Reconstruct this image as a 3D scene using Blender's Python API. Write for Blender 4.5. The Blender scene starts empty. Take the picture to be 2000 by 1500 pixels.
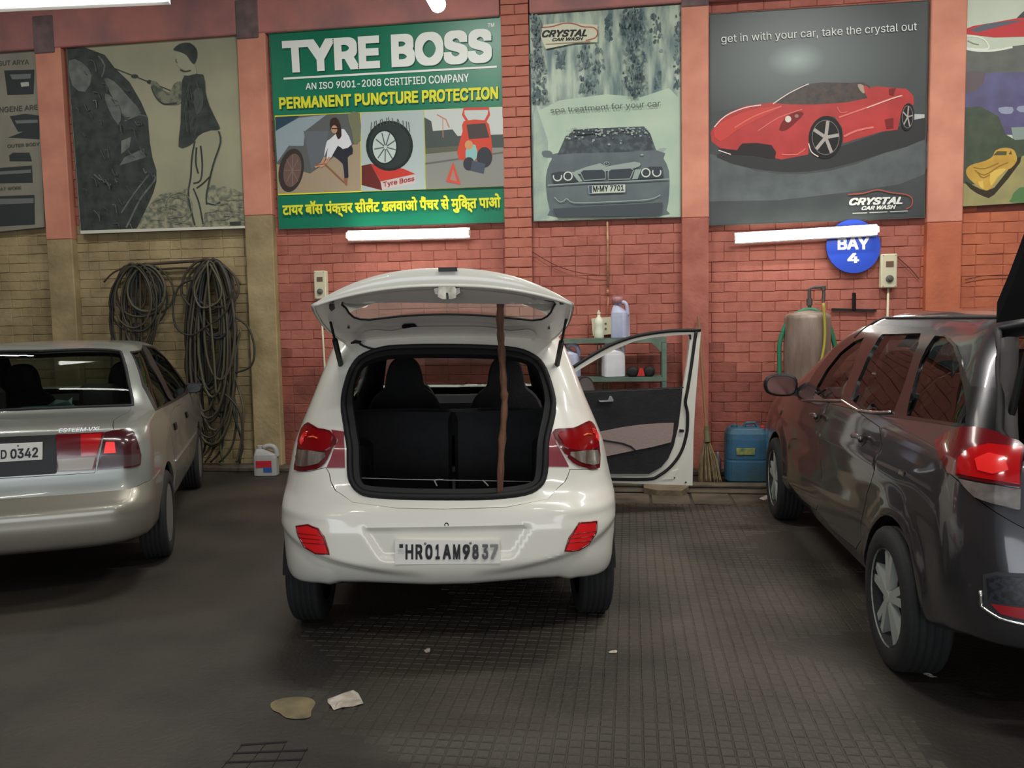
import bpy, bmesh, math, random, os
import numpy as np
from mathutils import Vector, Matrix
from mathutils.bvhtree import BVHTree
from mathutils.geometry import delaunay_2d_cdt
rd = math.radians
sc = bpy.context.scene
COL = sc.collection
random.seed(7); rng = np.random.default_rng(7)

# ---------------------------------------------------------------- camera
F = 1600.0; CAM_H = 1.5
def _axes(yaw=8.3, p=4.4, r=1.06):
    y, p, r = rd(yaw), rd(p), rd(r)
    f = np.array([-math.sin(y)*math.cos(p), math.cos(y)*math.cos(p), -math.sin(p)])
    r0 = np.array([math.cos(y), math.sin(y), 0]); u0 = np.cross(r0, f)
    return f, r0*math.cos(r)-u0*math.sin(r), u0*math.cos(r)+r0*math.sin(r)
FW, RT, UP = _axes()
CO = np.array([0, 0, CAM_H])
cd = bpy.data.cameras.new('camera'); cam = bpy.data.objects.new('camera', cd); COL.objects.link(cam)
cd.sensor_fit = 'HORIZONTAL'; cd.sensor_width = 36; cd.lens = 36*F/2000; cd.clip_start = .05
mw = Matrix.Identity(4)
for i in range(3):
    mw[i][0], mw[i][1], mw[i][2], mw[i][3] = RT[i], UP[i], -FW[i], CO[i]
cam.matrix_world = mw
sc.camera = cam

# ---------------------------------------------------------------- light and exposure
sc.view_settings.view_transform = 'Standard'; sc.view_settings.look = 'None'
sc.view_settings.gamma = 1.0; sc.view_settings.use_curve_mapping = False
sc.view_settings.exposure = 0.0
wd = bpy.data.worlds.new('world'); sc.world = wd; wd.use_nodes = True
wd.node_tree.nodes['Background'].inputs[0].default_value = (.62, .70, .78, 1)
wd.node_tree.nodes['Background'].inputs[1].default_value = .25
def area(name, loc, rot, sx, sy, power, col=(1, .97, .92)):
    l = bpy.data.lights.new(name, 'AREA'); l.shape = 'RECTANGLE'; l.size = sx; l.size_y = sy
    l.energy = power; l.color = col
    o = bpy.data.objects.new(name, l); COL.objects.link(o); o.location = loc; o.rotation_euler = rot
    return o
# unseen roof lamps around the camera, plus added fill lamps brightening the back wall
for i, (x, y, z, pw, rz) in enumerate([(-.6, .4, 4.3, 44, 0), (1.6, 1.4, 4.3, 60, 0), (3.4, 3.2, 4.4, 40, 90), (-2.3, -2.2, 4.3, 32, 0),
                                       (2.6, -1.8, 4.3, 46, 0), (-1.6, 5.3, 5.2, 115, 0), (1.9, 5.3, 5.2, 115, 0), (-6.0, 5.6, 5.2, 50, 0), (4.4, 5.6, 5.2, 70, 0)]):
    area('roof_lamp_and_fill', (x, y, z), (0, 0, rd(rz)), 1.25, .10, pw)
# added daylight fill from the unseen open side, low to brighten the tailgate underside
area('open_side_fill', (.5, -5.8, 1.3), (rd(90), 0, 0), 9.0, 2.4, 230, (.90, .95, 1))

# ---------------------------------------------------------------- pixels (2000 x 1500) to points
def ray(p):
    return FW + RT*((p[0]-1000)/F) - UP*((p[1]-750)/F)
def onplane(p, n, q):
    d = ray(p); n = np.asarray(n, float); q = np.asarray(q, float)
    return CO + d*((n@(q-CO))/(n@d))
def onY(p, y): return onplane(p, (0, 1, 0), (0, y, 0))
def onZ(p, z=0.): return onplane(p, (0, 0, 1), (0, 0, z))
def K(ox, oy, s, pts): return [(ox+x/s, oy+y/s) for x, y in pts]
WALL = 8.09

# ---------------------------------------------------------------- materials
def lin(c): 
    return tuple(((v/255)/12.92 if v/255 <= .04045 else ((v/255+.055)/1.055)**2.4) for v in c[:3])+(1,)
MATS = {}
def mat(name, c=(128, 128, 128), rough=.6, metal=0., coat=0., c2=None, scale=6., bump=0., bscale=40., emit=None, es=0., trans=0., stretch=None, lo=.35, hi=.65, spec=.5, detail=4.):
    if name in MATS: return MATS[name]
    m = bpy.data.materials.new(name); m.use_nodes = True; nt = m.node_tree; b = nt.nodes['Principled BSDF']
    b.inputs['Base Color'].default_value = lin(c); b.inputs['Roughness'].default_value = rough; b.inputs['Metallic'].default_value = metal
    b.inputs['Coat Weight'].default_value = coat; b.inputs['Coat Roughness'].default_value = .06
    b.inputs['Specular IOR Level'].default_value = spec
    tc = None
    if c2 or bump:
        tc = nt.nodes.new('ShaderNodeTexCoord'); mp = nt.nodes.new('ShaderNodeMapping')
        nt.links.new(tc.outputs['Object'], mp.inputs['Vector'])
        if stretch: mp.inputs['Scale'].default_value = stretch
    if c2:
        n = nt.nodes.new('ShaderNodeTexNoise'); n.inputs['Scale'].default_value = scale; n.inputs['Detail'].default_value = detail
        nt.links.new(mp.outputs[0], n.inputs['Vector'])
        r = nt.nodes.new('ShaderNodeValToRGB'); r.color_ramp.elements[0].color = lin(c); r.color_ramp.elements[1].color = lin(c2)
        r.color_ramp.elements[0].position = lo; r.color_ramp.elements[1].position = hi
        nt.links.new(n.outputs['Fac'], r.inputs[0]); nt.links.new(r.outputs[0], b.inputs['Base Color'])
    if bump:
        n = nt.nodes.new('ShaderNodeTexNoise'); n.inputs['Scale'].default_value = bscale; n.inputs['Detail'].default_value = 5
        nt.links.new(mp.outputs[0], n.inputs['Vector'])
        u = nt.nodes.new('ShaderNodeBump'); u.inputs['Strength'].default_value = bump; u.inputs['Distance'].default_value = .01
        nt.links.new(n.outputs['Fac'], u.inputs['Height']); nt.links.new(u.outputs[0], b.inputs['Normal'])
    if emit:
        b.inputs['Emission Color'].default_value = lin(emit); b.inputs['Emission Strength'].default_value = es
    if trans:
        b.inputs['Transmission Weight'].default_value = trans
    MATS[name] = m; return m
def glass(name, tint, gloss=.12, rough=.02):
    if name in MATS: return MATS[name]
    m = bpy.data.materials.new(name); m.use_nodes = True; nt = m.node_tree; nt.nodes.clear()
    o = nt.nodes.new('ShaderNodeOutputMaterial'); t = nt.nodes.new('ShaderNodeBsdfTransparent'); g = nt.nodes.new('ShaderNodeBsdfGlossy')
    mx = nt.nodes.new('ShaderNodeMixShader'); fr = nt.nodes.new('ShaderNodeFresnel'); fr.inputs[0].default_value = 1.5
    ad = nt.nodes.new('ShaderNodeMath'); ad.operation = 'MULTIPLY_ADD'; ad.inputs[1].default_value = .6; ad.inputs[2].default_value = gloss*.6; ad.use_clamp = True
    nt.links.new(fr.outputs[0], ad.inputs[0]); nt.links.new(ad.outputs[0], mx.inputs[0])
    t.inputs[0].default_value = lin(tint); g.inputs[0].default_value = (.9, .95, .95, 1); g.inputs['Roughness'].default_value = rough
    nt.links.new(t.outputs[0], mx.inputs[1]); nt.links.new(g.outputs[0], mx.inputs[2]); nt.links.new(mx.outputs[0], o.inputs[0])
    MATS[name] = m; return m

# ---------------------------------------------------------------- objects
def tag(o, label=None, cat=None, group=None, kind=None):
    if label: o['label'] = label
    if cat: o['category'] = cat
    if group: o['group'] = group
    if kind: o['kind'] = kind
    return o
def empty(name, loc, label=None, cat=None, group=None, kind=None, rot=(0, 0, 0)):
    o = bpy.data.objects.new(name, None); COL.objects.link(o); o.location = loc; o.rotation_euler = rot
    o.empty_display_size = .1
    bpy.context.view_layer.update()
    return tag(o, label, cat, group, kind)
def mat_of(o): return o.matrix_world if o else Matrix.Identity(4)
def wmat(o):
    m = Matrix.LocRotScale(o.location, o.rotation_euler, None)
    return (wmat(o.parent) @ m) if o.parent else m
def link(name, verts, faces, m, parent=None, world=True, smooth=False, loc=None, label=None, cat=None, group=None, kind=None, fm=None):
    """one mesh object; verts in world space (world=True) or in the parent's space"""
    V = np.asarray(verts, float).reshape(-1, 3)
    me = bpy.data.meshes.new(name)
    if parent is not None and world:
        iv = np.array(wmat(parent).inverted()); V = V@iv[:3, :3].T+iv[:3, 3]
    if loc is not None: V = V-np.asarray(loc, float)
    me.from_pydata(V.tolist(), [], [tuple(int(i) for i in f) for f in faces])
    ms = m if isinstance(m, (list, tuple)) else [m]
    for x in ms: me.materials.append(x)
    if fm is not None: me.polygons.foreach_set('material_index', np.asarray(fm, np.int32))
    if smooth: me.polygons.foreach_set('use_smooth', [True]*len(me.polygons))
    me.update()
    o = bpy.data.objects.new(name, me); COL.objects.link(o)
    if parent is not None: o.parent = parent
    if loc is not None: o.location = loc
    return tag(o, label, cat, group, kind)
class MB:
    def __init__(s): s.v = []; s.f = []; s.m = []
    def add(s, v, f, mi=0):
        k = len(s.v); s.v += [tuple(map(float, p)) for p in v]; s.f += [tuple(k+i for i in q) for q in f]; s.m += [mi]*len(f)
        return s
    def box(s, a, b, mi=0, ch=0.):
        x0, y0, z0 = [min(p, q) for p, q in zip(a, b)]; x1, y1, z1 = [max(p, q) for p, q in zip(a, b)]
        if ch:
            c = min(ch, (x1-x0)*.4, (y1-y0)*.4, (z1-z0)*.4); v = []
            for z, e in ((z0, c), (z0+c, 0), (z1-c, 0), (z1, c)):
                i = e
                v += [(x0+c, y0+i, z), (x1-c, y0+i, z), (x1-i, y0+c, z), (x1-i, y1-c, z), (x1-c, y1-i, z), (x0+c, y1-i, z), (x0+i, y1-c, z), (x0+i, y0+c, z)]
            f = [tuple(range(7, -1, -1)), tuple(range(24, 32))]
            for r in range(3):
                for k in range(8): f.append((r*8+k, r*8+(k+1) % 8, r*8+8+(k+1) % 8, r*8+8+k))
            return s.add(v, f, mi)
        v = [(x0, y0, z0), (x1, y0, z0), (x1, y1, z0), (x0, y1, z0), (x0, y0, z1), (x1, y0, z1), (x1, y1, z1), (x0, y1, z1)]
        return s.add(v, [(3, 2, 1, 0), (4, 5, 6, 7), (0, 1, 5, 4), (1, 2, 6, 5), (2, 3, 7, 6), (3, 0, 4, 7)], mi)
    def lathe(s, prof, c=(0, 0, 0), ax=(0, 0, 1), n=20, mi=0, flat=None):
        """prof: (radius, height) along the axis"""
        a = Vector(ax).normalized(); e = a.orthogonal().normalized(); g = a.cross(e); C = Vector(c); v = []; f = []
        for r, h in prof:
            for k in range(n):
                t = 2*math.pi*k/n; v.append(C+a*h+(e*math.cos(t)+g*math.sin(t))*max(r, 1e-4))
        for i in range(len(prof)-1):
            for k in range(n): f.append((i*n+k, i*n+(k+1) % n, (i+1)*n+(k+1) % n, (i+1)*n+k))
        f.append(tuple(range(n-1, -1, -1))); f.append(tuple((len(prof)-1)*n+k for k in range(n)))
        return s.add(v, f, mi)
    def tube(s, pts, r, n=8, mi=0, closed=False):
        P = [Vector(p) for p in pts]; N = len(P); v = []; f = []; rr = r if hasattr(r, '__len__') else [r]*N
        up = None
        for i in range(N):
            if closed: t = P[(i+1) % N]-P[i-1]
            else: t = P[min(i+1, N-1)]-P[max(i-1, 0)]
            t = t.normalized() if t.length > 1e-9 else Vector((0, 0, 1))
            if up is None: up = t.orthogonal().normalized()
            up = (up-t*up.dot(t)); up = up.normalized() if up.length > 1e-6 else t.orthogonal().normalized()
            g = t.cross(up)
            for k in range(n):
                a = 2*math.pi*k/n; v.append(P[i]+(up*math.cos(a)+g*math.sin(a))*rr[i])
        for i in range(N if closed else N-1):
            j = (i+1) % N
            for k in range(n): f.append((i*n+k, i*n+(k+1) % n, j*n+(k+1) % n, j*n+k))
        if not closed: f.append(tuple(range(n-1, -1, -1))); f.append(tuple((N-1)*n+k for k in range(n)))
        return s.add(v, f, mi)
    def prism(s, poly, d, mi=0):
        """poly: 3-D ring, extruded by vector d"""
        n = len(poly); a = [Vector(p) for p in poly]; D = Vector(d); b = [p+D for p in a]
        return s.add(a+b, [tuple(range(n)), tuple(range(2*n-1, n-1, -1))]+[(k, k+n, (k+1) % n+n, (k+1) % n) for k in range(n)], mi)
    def build(s, name, m, parent=None, world=True, smooth=False, **kw):
        return link(name, s.v, s.f, m, parent, world, smooth, fm=s.m if isinstance(m, (list, tuple)) else None, **kw)
def spl(pts, n=6, closed=True):
    P = [np.asarray(p, float) for p in pts]; N = len(P); out = []
    for i in range(N if closed else N-1):
        if closed: a, b, c, d = P[i-1], P[i], P[(i+1) % N], P[(i+2) % N]
        else: a, b, c, d = P[max(i-1, 0)], P[i], P[i+1], P[min(i+2, N-1)]
        for k in range(n):
            t = k/n; out.append(.5*((2*b)+(c-a)*t+(2*a-5*b+4*c-d)*t*t+(3*b-a-3*c+d)*t**3))
    if not closed: out.append(P[-1])
    return out

# ---------------------------------------------------------------- lettering
FDIR = os.path.join(bpy.utils.system_resource('DATAFILES'), 'fonts')
def font(fn):
    try: return bpy.data.fonts.load(os.path.join(FDIR, fn), check_existing=True)
    except Exception: return None
FONTS = {'hi': font('NotoSansDevanagari-Regular.woff2'), 'sans': font('Inter.woff2')}
def fill_outlines(V, nx):
    """fill letter outlines by winding number, so that strokes which overlap inside a letter fill cleanly"""
    loops = []; seen = set()
    for i in range(len(V)):
        if i in seen: continue
        st = [i]; comp = {i}
        while st:
            q = st.pop()
            for r in nx.get(q, ()):
                if r not in comp: comp.add(r); st.append(r)
        seen |= comp; l = sorted(comp)
        if len(l) > 2: loops.append(l)
    if not loops: return V, []
    r = delaunay_2d_cdt([Vector(v) for v in V], [(l[k], l[(k+1) % len(l)]) for l in loops for k in range(len(l))], [], 0, 1e-7)
    P = np.array([list(v) for v in r[0]]); T = np.array([f for f in r[2] if len(f) == 3]); c = P[T].mean(1); w = np.zeros(len(c), int)
    for l in loops:
        for k in range(len(l)):
            a, b = V[l[k]], V[l[(k+1) % len(l)]]
            if a[1] == b[1]: continue
            left = (b[0]-a[0])*(c[:, 1]-a[1])-(c[:, 0]-a[0])*(b[1]-a[1])
            w += ((a[1] <= c[:, 1]) & (b[1] > c[:, 1]) & (left > 0)).astype(int)-((b[1] <= c[:, 1]) & (a[1] > c[:, 1]) & (left < 0)).astype(int)
    return P, [tuple(int(i) for i in t) for t in T[w != 0]]
def text_mesh(txt, bold=0., shear=0., fn='sans', space=1.):
    c = bpy.data.curves.new('t', 'FONT'); c.body = txt; c.fill_mode = 'NONE'; c.shear = shear; c.resolution_u = 3; c.space_character = space
    if fn and FONTS.get(fn): c.font = FONTS[fn]
    o = bpy.data.objects.new('t', c); COL.objects.link(o); bpy.context.view_layer.update()
    me = o.evaluated_get(bpy.context.evaluated_depsgraph_get()).to_mesh()
    V = np.array([v.co[:2] for v in me.vertices]); nx = {}
    for e in me.edges:
        p_, q_ = int(e.vertices[0]), int(e.vertices[1])
        for a, b in ((p_, q_), (q_, p_)): nx.setdefault(a, []).append(b)
    V, Fc = fill_outlines(V, nx)
    bpy.data.objects.remove(o); bpy.data.curves.remove(c)
    if bold > 0 and len(V):      # heavier strokes: the same letters laid over each other a little apart
        n = len(V); offs = [(0, 0)]+[(bold*i, bold*j) for i in (-1, 0, 1) for j in (-1, 0, 1) if i or j]
        Fc = [tuple(j*n+i for i in f) for j in range(len(offs)) for f in Fc]; V = np.concatenate([V+np.array(o_) for o_ in offs])
    else: offs = [0]
    return V, Fc, np.repeat(np.arange(len(offs)), len(V)//max(len(offs), 1))*1e-4
def quadmap(V, q):
    """unit-square coordinates to the pixel quad TL TR BR BL"""
    lo = V.min(0); hi = V.max(0); w = (V-lo)/np.maximum(hi-lo, 1e-6); u = w[:, :1]; v = w[:, 1:]
    tl, tr, br, bl = [np.array(p, float) for p in q]
    return (bl*(1-u)+br*u)*(1-v)+(tl*(1-u)+tr*u)*v
class Print:
    """flat print on a plane: ink polygons and letters given where the photograph shows them"""
    def __init__(s, n, q, parent): s.n = np.array(n, float); s.n /= np.linalg.norm(s.n); s.q = np.array(q, float); s.par = parent; s.b = {}; s.k = 0
    def put(s, name, pts, faces, m, lift=None):
        s.k += 1; b = .0012+.00025*s.k
        P = [onplane(p, s.n, s.q+s.n*(b+(lift[i] if lift is not None else 0))) for i, p in enumerate(pts)]
        if lift is not None: s.k += int(lift.max()/.00025+1)
        s.b.setdefault(name, []).append((P, faces, m)); return s
    def poly(s, name, pts, m, smooth=0):
        if smooth: pts = spl(pts, smooth)
        n = len(pts); P = [Vector((p[0], p[1], 0)) for p in pts]
        from mathutils.geometry import tessellate_polygon
        return s.put(name, pts, tessellate_polygon([P]), m)
    def ell(s, name, c, rx, ry, m, n=28, a0=0, a1=360, tilt=0.):
        ts = [rd(a0+(a1-a0)*k/n) for k in range(n+(a1-a0 < 360))]; ct, st = math.cos(tilt), math.sin(tilt)
        return s.poly(name, [(c[0]+rx*math.cos(t)*ct-ry*math.sin(t)*st, c[1]+rx*math.cos(t)*st+ry*math.sin(t)*ct) for t in ts], m)
    def line(s, name, pts, w, m, smooth=0, closed=False):
        if smooth: pts = spl(pts, smooth, closed)
        P = [np.array(p, float) for p in pts]; N = len(P); L = []; R = []
        for i in range(N):
            t = (P[(i+1) % N]-P[i-1]) if closed else P[min(i+1, N-1)]-P[max(i-1, 0)]; t /= max(np.linalg.norm(t), 1e-6); nn = np.array([-t[1], t[0]])*w/2
            L.append(P[i]+nn); R.append(P[i]-nn)
        f = [(i, (i+1) % N, N+(i+1) % N, N+i) for i in range(N if closed else N-1)]
        return s.put(name, L+R, f, m)
    def ring(s, name, c, rx, ry, w, m, a0=0, a1=360, n=28):
        full = a1-a0 >= 360
        return s.line(name, [(c[0]+rx*math.cos(rd(a0+(a1-a0)*k/n)), c[1]+ry*math.sin(rd(a0+(a1-a0)*k/n))) for k in range(n+(not full))], w, m, closed=full)
    def text(s, name, txt, quad, m, **kw):
        V, f, lf = text_mesh(txt, **kw)
        if len(V): s.put(name+'#%d' % s.k, quadmap(V, quad), f, m, lf)
        return s
    def done(s):
        for name, L in s.b.items():
            mb = MB(); ms = []
            for P, f, m in L:
                if m not in ms: ms.append(m)
                g = []
                for t in f:
                    a, b, c = [np.asarray(P[i], float) for i in t[:3]]; g.append(t if np.cross(b-a, c-a)@s.n >= 0 else tuple(reversed(t)))
                mb.add(P, g, ms.index(m))
            mb.build(name.split('#')[0], ms, s.par)

# ---------------------------------------------------------------- car surfaces
def pchip(x, y, xs):
    x = np.asarray(x, float); y = np.asarray(y, float); h = np.diff(x); d = np.diff(y)/h
    m = np.zeros(len(x)); m[0] = d[0]; m[-1] = d[-1]
    for i in range(1, len(x)-1):
        if d[i-1]*d[i] > 0:
            w1 = 2*h[i]+h[i-1]; w2 = h[i]+2*h[i-1]; m[i] = (w1+w2)/(w1/d[i-1]+w2/d[i])
    i = np.clip(np.searchsorted(x, xs)-1, 0, len(x)-2); t = (xs-x[i])/h[i]
    return ((2*t**3-3*t**2+1)*y[i]+(t**3-2*t**2+t)*h[i]*m[i]+(-2*t**3+3*t**2)*y[i+1]+(t**3-t**2)*h[i]*m[i+1])
def inpoly(P, poly):
    P = np.asarray(P, float); q = np.asarray(poly, float); x, y = P[:, 0], P[:, 1]; r = np.zeros(len(P), bool)
    j = len(q)-1
    for i in range(len(q)):
        xi, yi = q[i]; xj, yj = q[j]
        if yi != yj: r ^= ((yi > y) != (yj > y)) & (x < (xj-xi)*(y-yi)/(yj-yi)+xi)
        j = i
    return r
def resample(poly, step, closed=True):
    P = [np.asarray(p, float) for p in poly]; out = []
    for i in range(len(P) if closed else len(P)-1):
        a, b = P[i], P[(i+1) % len(P)]; n = max(1, int(math.ceil(np.linalg.norm(b-a)/step)))
        out += [a+(b-a)*k/n for k in range(n)]
    if not closed: out.append(P[-1])
    return out
class Surf:
    """a surface S(u, t) in the local space of an empty, with tracing of photo outlines on to it"""
    def setup(s, par, u0, u1, nu, t1, nt, t0=0.):
        s.par = par; s.M = np.array(wmat(par)); u, t = np.meshgrid(np.linspace(u0, u1, nu), np.linspace(t0, t1, nt)); s.u, s.t = u.ravel(), t.ravel()
        P = s.S(s.u, s.t); s.P = P; s.PW = P@s.M[:3, :3].T+s.M[:3, 3]
        k = np.arange(nu*nt).reshape(nt, nu); a, b, c, d = k[:-1, :-1].ravel(), k[:-1, 1:].ravel(), k[1:, 1:].ravel(), k[1:, :-1].ravel()
        s.tri = np.concatenate([np.stack([a, b, c], 1), np.stack([a, c, d], 1)])
        s.bw = BVHTree.FromPolygons(s.PW.tolist(), s.tri.tolist()); s.bl = BVHTree.FromPolygons(P.tolist(), s.tri.tolist())
    def _ut(s, loc, idx, PP):
        a, b, c = [PP[i] for i in s.tri[idx]]; p = np.array(loc); v0, v1, v2 = b-a, c-a, p-a
        d00, d01, d11, d20, d21 = v0@v0, v0@v1, v1@v1, v2@v0, v2@v1; q = d00*d11-d01*d01
        if abs(q) < 1e-16: w = (0, 0)
        else: w = ((d11*d20-d01*d21)/q, (d00*d21-d01*d20)/q)
        i = s.tri[idx]; w0 = 1-w[0]-w[1]
        return np.array([w0*s.u[i[0]]+w[0]*s.u[i[1]]+w[1]*s.u[i[2]], w0*s.t[i[0]]+w[0]*s.t[i[1]]+w[1]*s.t[i[2]]])
    def px(s, p):
        d = ray(p); h = s.bw.ray_cast(Vector(CO), Vector(d))
        if h[0] is None:
            best = None
            for k in np.arange(1.2, 9.5, .03):
                n = s.bw.find_nearest(Vector(CO+d*k))
                if best is None or n[3]/k < best[0]: best = (n[3]/k, n)
            h = best[1]
        return s._ut(h[0], h[2], s.PW)
    def side(s, y, z, sg):
        h = s.bl.ray_cast(Vector((sg*3, y, z)), Vector((-sg, 0, 0)))
        if h[0] is None: h = s.bl.find_nearest(Vector((sg*.8, y, z)))
        return s._ut(h[0], h[2], s.P)
    def rear(s, x, z, front=False):
        h = s.bl.ray_cast(Vector((x, 9 if front else -3, z)), Vector((0, -1 if front else 1, 0)))
        if h[0] is None: h = s.bl.find_nearest(Vector((x, 4 if front else 0, z)))
        return s._ut(h[0], h[2], s.P)
    def normal(s, u, t):
        e = .004; a = s.S(u+e, t)-s.S(u-e, t); b = s.S(u, t+e)-s.S(u, t-e); n = np.cross(a, b)
        return n/np.maximum(np.linalg.norm(n, axis=1, keepdims=True), 1e-9)
    def panel(s, name, outline, holes, m, off=0., th=0., grid=.03, thick_m=None, par=None, rim=True, keep=False, label=None, fine=None):
        """outline, holes in (u, t); th: skirt depth inwards"""
        ob = resample(outline, grid*1.2); V = list(ob); E = [(i, (i+1) % len(ob)) for i in range(len(ob))]
        for h in holes:
            hb = resample(h, grid); k = len(V); V += hb; E += [(k+i, k+(i+1) % len(hb)) for i in range(len(hb))]
        A = np.array(ob); lo, hi = A.min(0), A.max(0)
        gx, gy = np.meshgrid(np.arange(lo[0]+grid*.5, hi[0], grid*1.15), np.arange(lo[1]+grid*.5, hi[1], grid)); G = np.stack([gx.ravel(), gy.ravel()], 1)
        if fine:
            (fx0, fx1, fy0, fy1, fg) = fine; G = G[~((G[:, 0] > fx0) & (G[:, 0] < fx1) & (G[:, 1] > fy0) & (G[:, 1] < fy1))]
            gx, gy = np.meshgrid(np.arange(fx0, fx1, fg), np.arange(fy0, fy1, fg)); G = np.concatenate([G, np.stack([gx.ravel(), gy.ravel()], 1)])
        ok = inpoly(G, ob)
        for h in holes: ok &= ~inpoly(G, h)
        G = G[ok]
        if len(G):
            B = np.array(V); d = np.full(len(G), 9.)
            for i in range(0, len(B), 200): d = np.minimum(d, np.sqrt(((G[:, None]-B[None, i:i+200])**2).sum(2)).min(1))
            G = G[d > (fine[4] if fine else grid)*.4]
        r = delaunay_2d_cdt([Vector(p) for p in V]+[Vector(p) for p in G], E, [], 0, 1e-6)
        P2 = np.array([list(v) for v in r[0]]); T = np.array([f for f in r[2] if len(f) == 3]); cen = P2[T].mean(1)
        ok = inpoly(cen, ob)
        for h in holes: ok &= ~inpoly(cen, h)
        T = T[ok]; a = P2[T]; cr = (a[:, 1, 0]-a[:, 0, 0])*(a[:, 2, 1]-a[:, 0, 1])-(a[:, 1, 1]-a[:, 0, 1])*(a[:, 2, 0]-a[:, 0, 0]); T[cr < 0] = T[cr < 0][:, ::-1]
        N = s.normal(P2[:, 0], P2[:, 1]); P = s.S(P2[:, 0], P2[:, 1])+N*off; faces = T.tolist(); fm = [0]*len(faces); P = P.tolist(); ms = m
        if th:
            ed = {}
            for f in faces:
                for i in range(3): ed[(f[i], f[(i+1) % 3])] = 1
            bd = [e for e in ed if (e[1], e[0]) not in ed]; idx = {}
            for e in bd:
                for q in e:
                    if q not in idx: idx[q] = len(P); P.append((np.array(P[q])-N[q]*th).tolist())
            k0 = len(faces); faces += [(b, a, idx[a], idx[b]) for a, b in bd]
            fm = [0]*k0+([1] if thick_m else [0])*(len(faces)-k0)
            if thick_m: ms = [m, thick_m]
        o = link(name, P, faces, ms, par or s.par, world=False, smooth=False, fm=fm if thick_m else None, label=label)
        me = o.data; sm = np.zeros(len(me.polygons), bool); sm[:len(T)] = True; me.polygons.foreach_set('use_smooth', sm)
        if th:
            for e in me.edges: pass
            try: me.set_sharp_from_angle(angle=rd(40))
            except Exception: pass
        return o
    def line3(s, uts, off=0.):
        A = np.array(uts); return s.S(A[:, 0], A[:, 1])+s.normal(A[:, 0], A[:, 1])*off
    def tube(s, name, uts, r, m, off=0., closed=True, par=None, n=6, label=None):
        A = resample(uts, .03, closed); mb = MB(); mb.tube(s.line3(A, off), r, n, closed=closed)
        return mb.build(name, m, par or s.par, world=False, smooth=True, label=label)
    def pxs(s, pts, n=0, closed=True):
        q = [s.px(p) for p in pts]; return spl(q, n, closed) if n else q
    def mir(s, uts): return [np.array([-p[0], p[1]]) for p in uts][::-1]
class Shell(Surf):
    # levels: z, rear y, front y, half width, rear corner (x, y), rear bow, front corner (x, y), front bow, crown
    def __init__(s, levels, par, taper=.03, disp=None, nu=420, nt=150):
        L = s.L = np.array(levels, float); s.taper = taper; s.disp = disp
        s.Y0 = L[:, 1].min(); s.Y1 = L[:, 2].max(); s.ym = (s.Y0+s.Y1)/2; s.half = (s.Y1-s.Y0)/2
        t = [0]
        for a, b in zip(L[:-1], L[1:]): t.append(t[-1]+max(math.hypot(b[0]-a[0], b[1]-a[1]), .3*math.hypot(b[0]-a[0], b[2]-a[2]), .02))
        s.T = np.array(t); s.H = t[-1]; W = L[:, 3].max(); s.U = 2*W+(s.Y1-s.Y0)
        s.k = np.array([0, W*.62, W*.62+.5, s.U-W*.62-.5, s.U-W*.62, s.U]); s.setup(par, -s.U, s.U, nu, s.H, nt)
    def S(s, u, t):
        u = np.asarray(u, float); t = np.clip(np.asarray(t, float), 0, s.H)
        z, yr, yf, w, ar, br, bow, af, bf, bowf, cr = [pchip(s.T, s.L[:, j], t) for j in range(s.L.shape[1])]
        sg = np.where(u < 0, -1, 1); a = np.abs(u); k = s.k; n = 2.3
        r = np.clip(a/k[1], 0, 1); c = np.clip((a-k[1])/(k[2]-k[1]), 0, 1); sd = np.clip((a-k[2])/(k[3]-k[2]), 0, 1)
        cf = np.clip((a-k[3])/(k[4]-k[3]), 0, 1); f = np.clip((a-k[4])/(k[5]-k[4]), 0, 1)
        th = c*math.pi/2; sx = np.sin(th)**(2/n); sy = 1-np.cos(th)**(2/n)
        x = np.where(a <= k[1], r*(w-ar), (w-ar)+ar*sx); y = yr+bow*(x/np.maximum(w, 1e-4))**2+br*sy
        th = (1-cf)*math.pi/2; xf = np.where(a >= k[4], (1-f)*(w-af), (w-af)+af*np.sin(th)**(2/n))
        yy = yf-bowf*(xf/np.maximum(w, 1e-4))**2-bf*(1-np.cos(th)**(2/n)); y0 = yr+bow+br; y1 = yf-bowf-bf
        X = np.where(a <= k[2], x, np.where(a < k[3], w, xf)); Y = np.where(a <= k[2], y, np.where(a < k[3], y0+(y1-y0)*sd, yy))
        X = X*(1-s.taper*np.abs((Y-s.ym)/s.half)**2.2); Z = z+cr*(1-(X/np.maximum(w, 1e-3))**2)
        P = np.stack([X*sg, Y, Z], -1)
        return s.disp(P) if s.disp else P
    def full(s): return [(-s.U, 0), (s.U, 0), (s.U, s.H), (-s.U, s.H)]
    def sides(s, pts, sg, n=0):
        q = [s.side(y, z, sg) for y, z in pts]; return spl(q, n) if n else q
    def arch(s, yc, r, sg, zc=.29):
        q = [s.side(yc+r*math.cos(rd(a)), zc+r*math.sin(rd(a)), sg) for a in np.linspace(0, 180, 21)]
        q = [np.array(p) for p in q]; q[0][1] = max(q[0][1], .02); lo = -.3
        return [np.array([q[0][0], lo])]+q+[np.array([q[-1][0], lo])]
def shrink(poly, d):
    """inset a (u, t) polygon by d"""
    P = [np.asarray(p, float) for p in poly]; n = len(P); A = sum(P[i][0]*P[(i+1) % n][1]-P[(i+1) % n][0]*P[i][1] for i in range(n)); sg = 1 if A > 0 else -1; out = []
    for i in range(n):
        t = P[(i+1) % n]-P[i-1]; L = np.linalg.norm(t)
        out.append(P[i]+(np.array([-t[1], t[0]])/L*d*sg if L > 1e-9 else 0))
    return out

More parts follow.
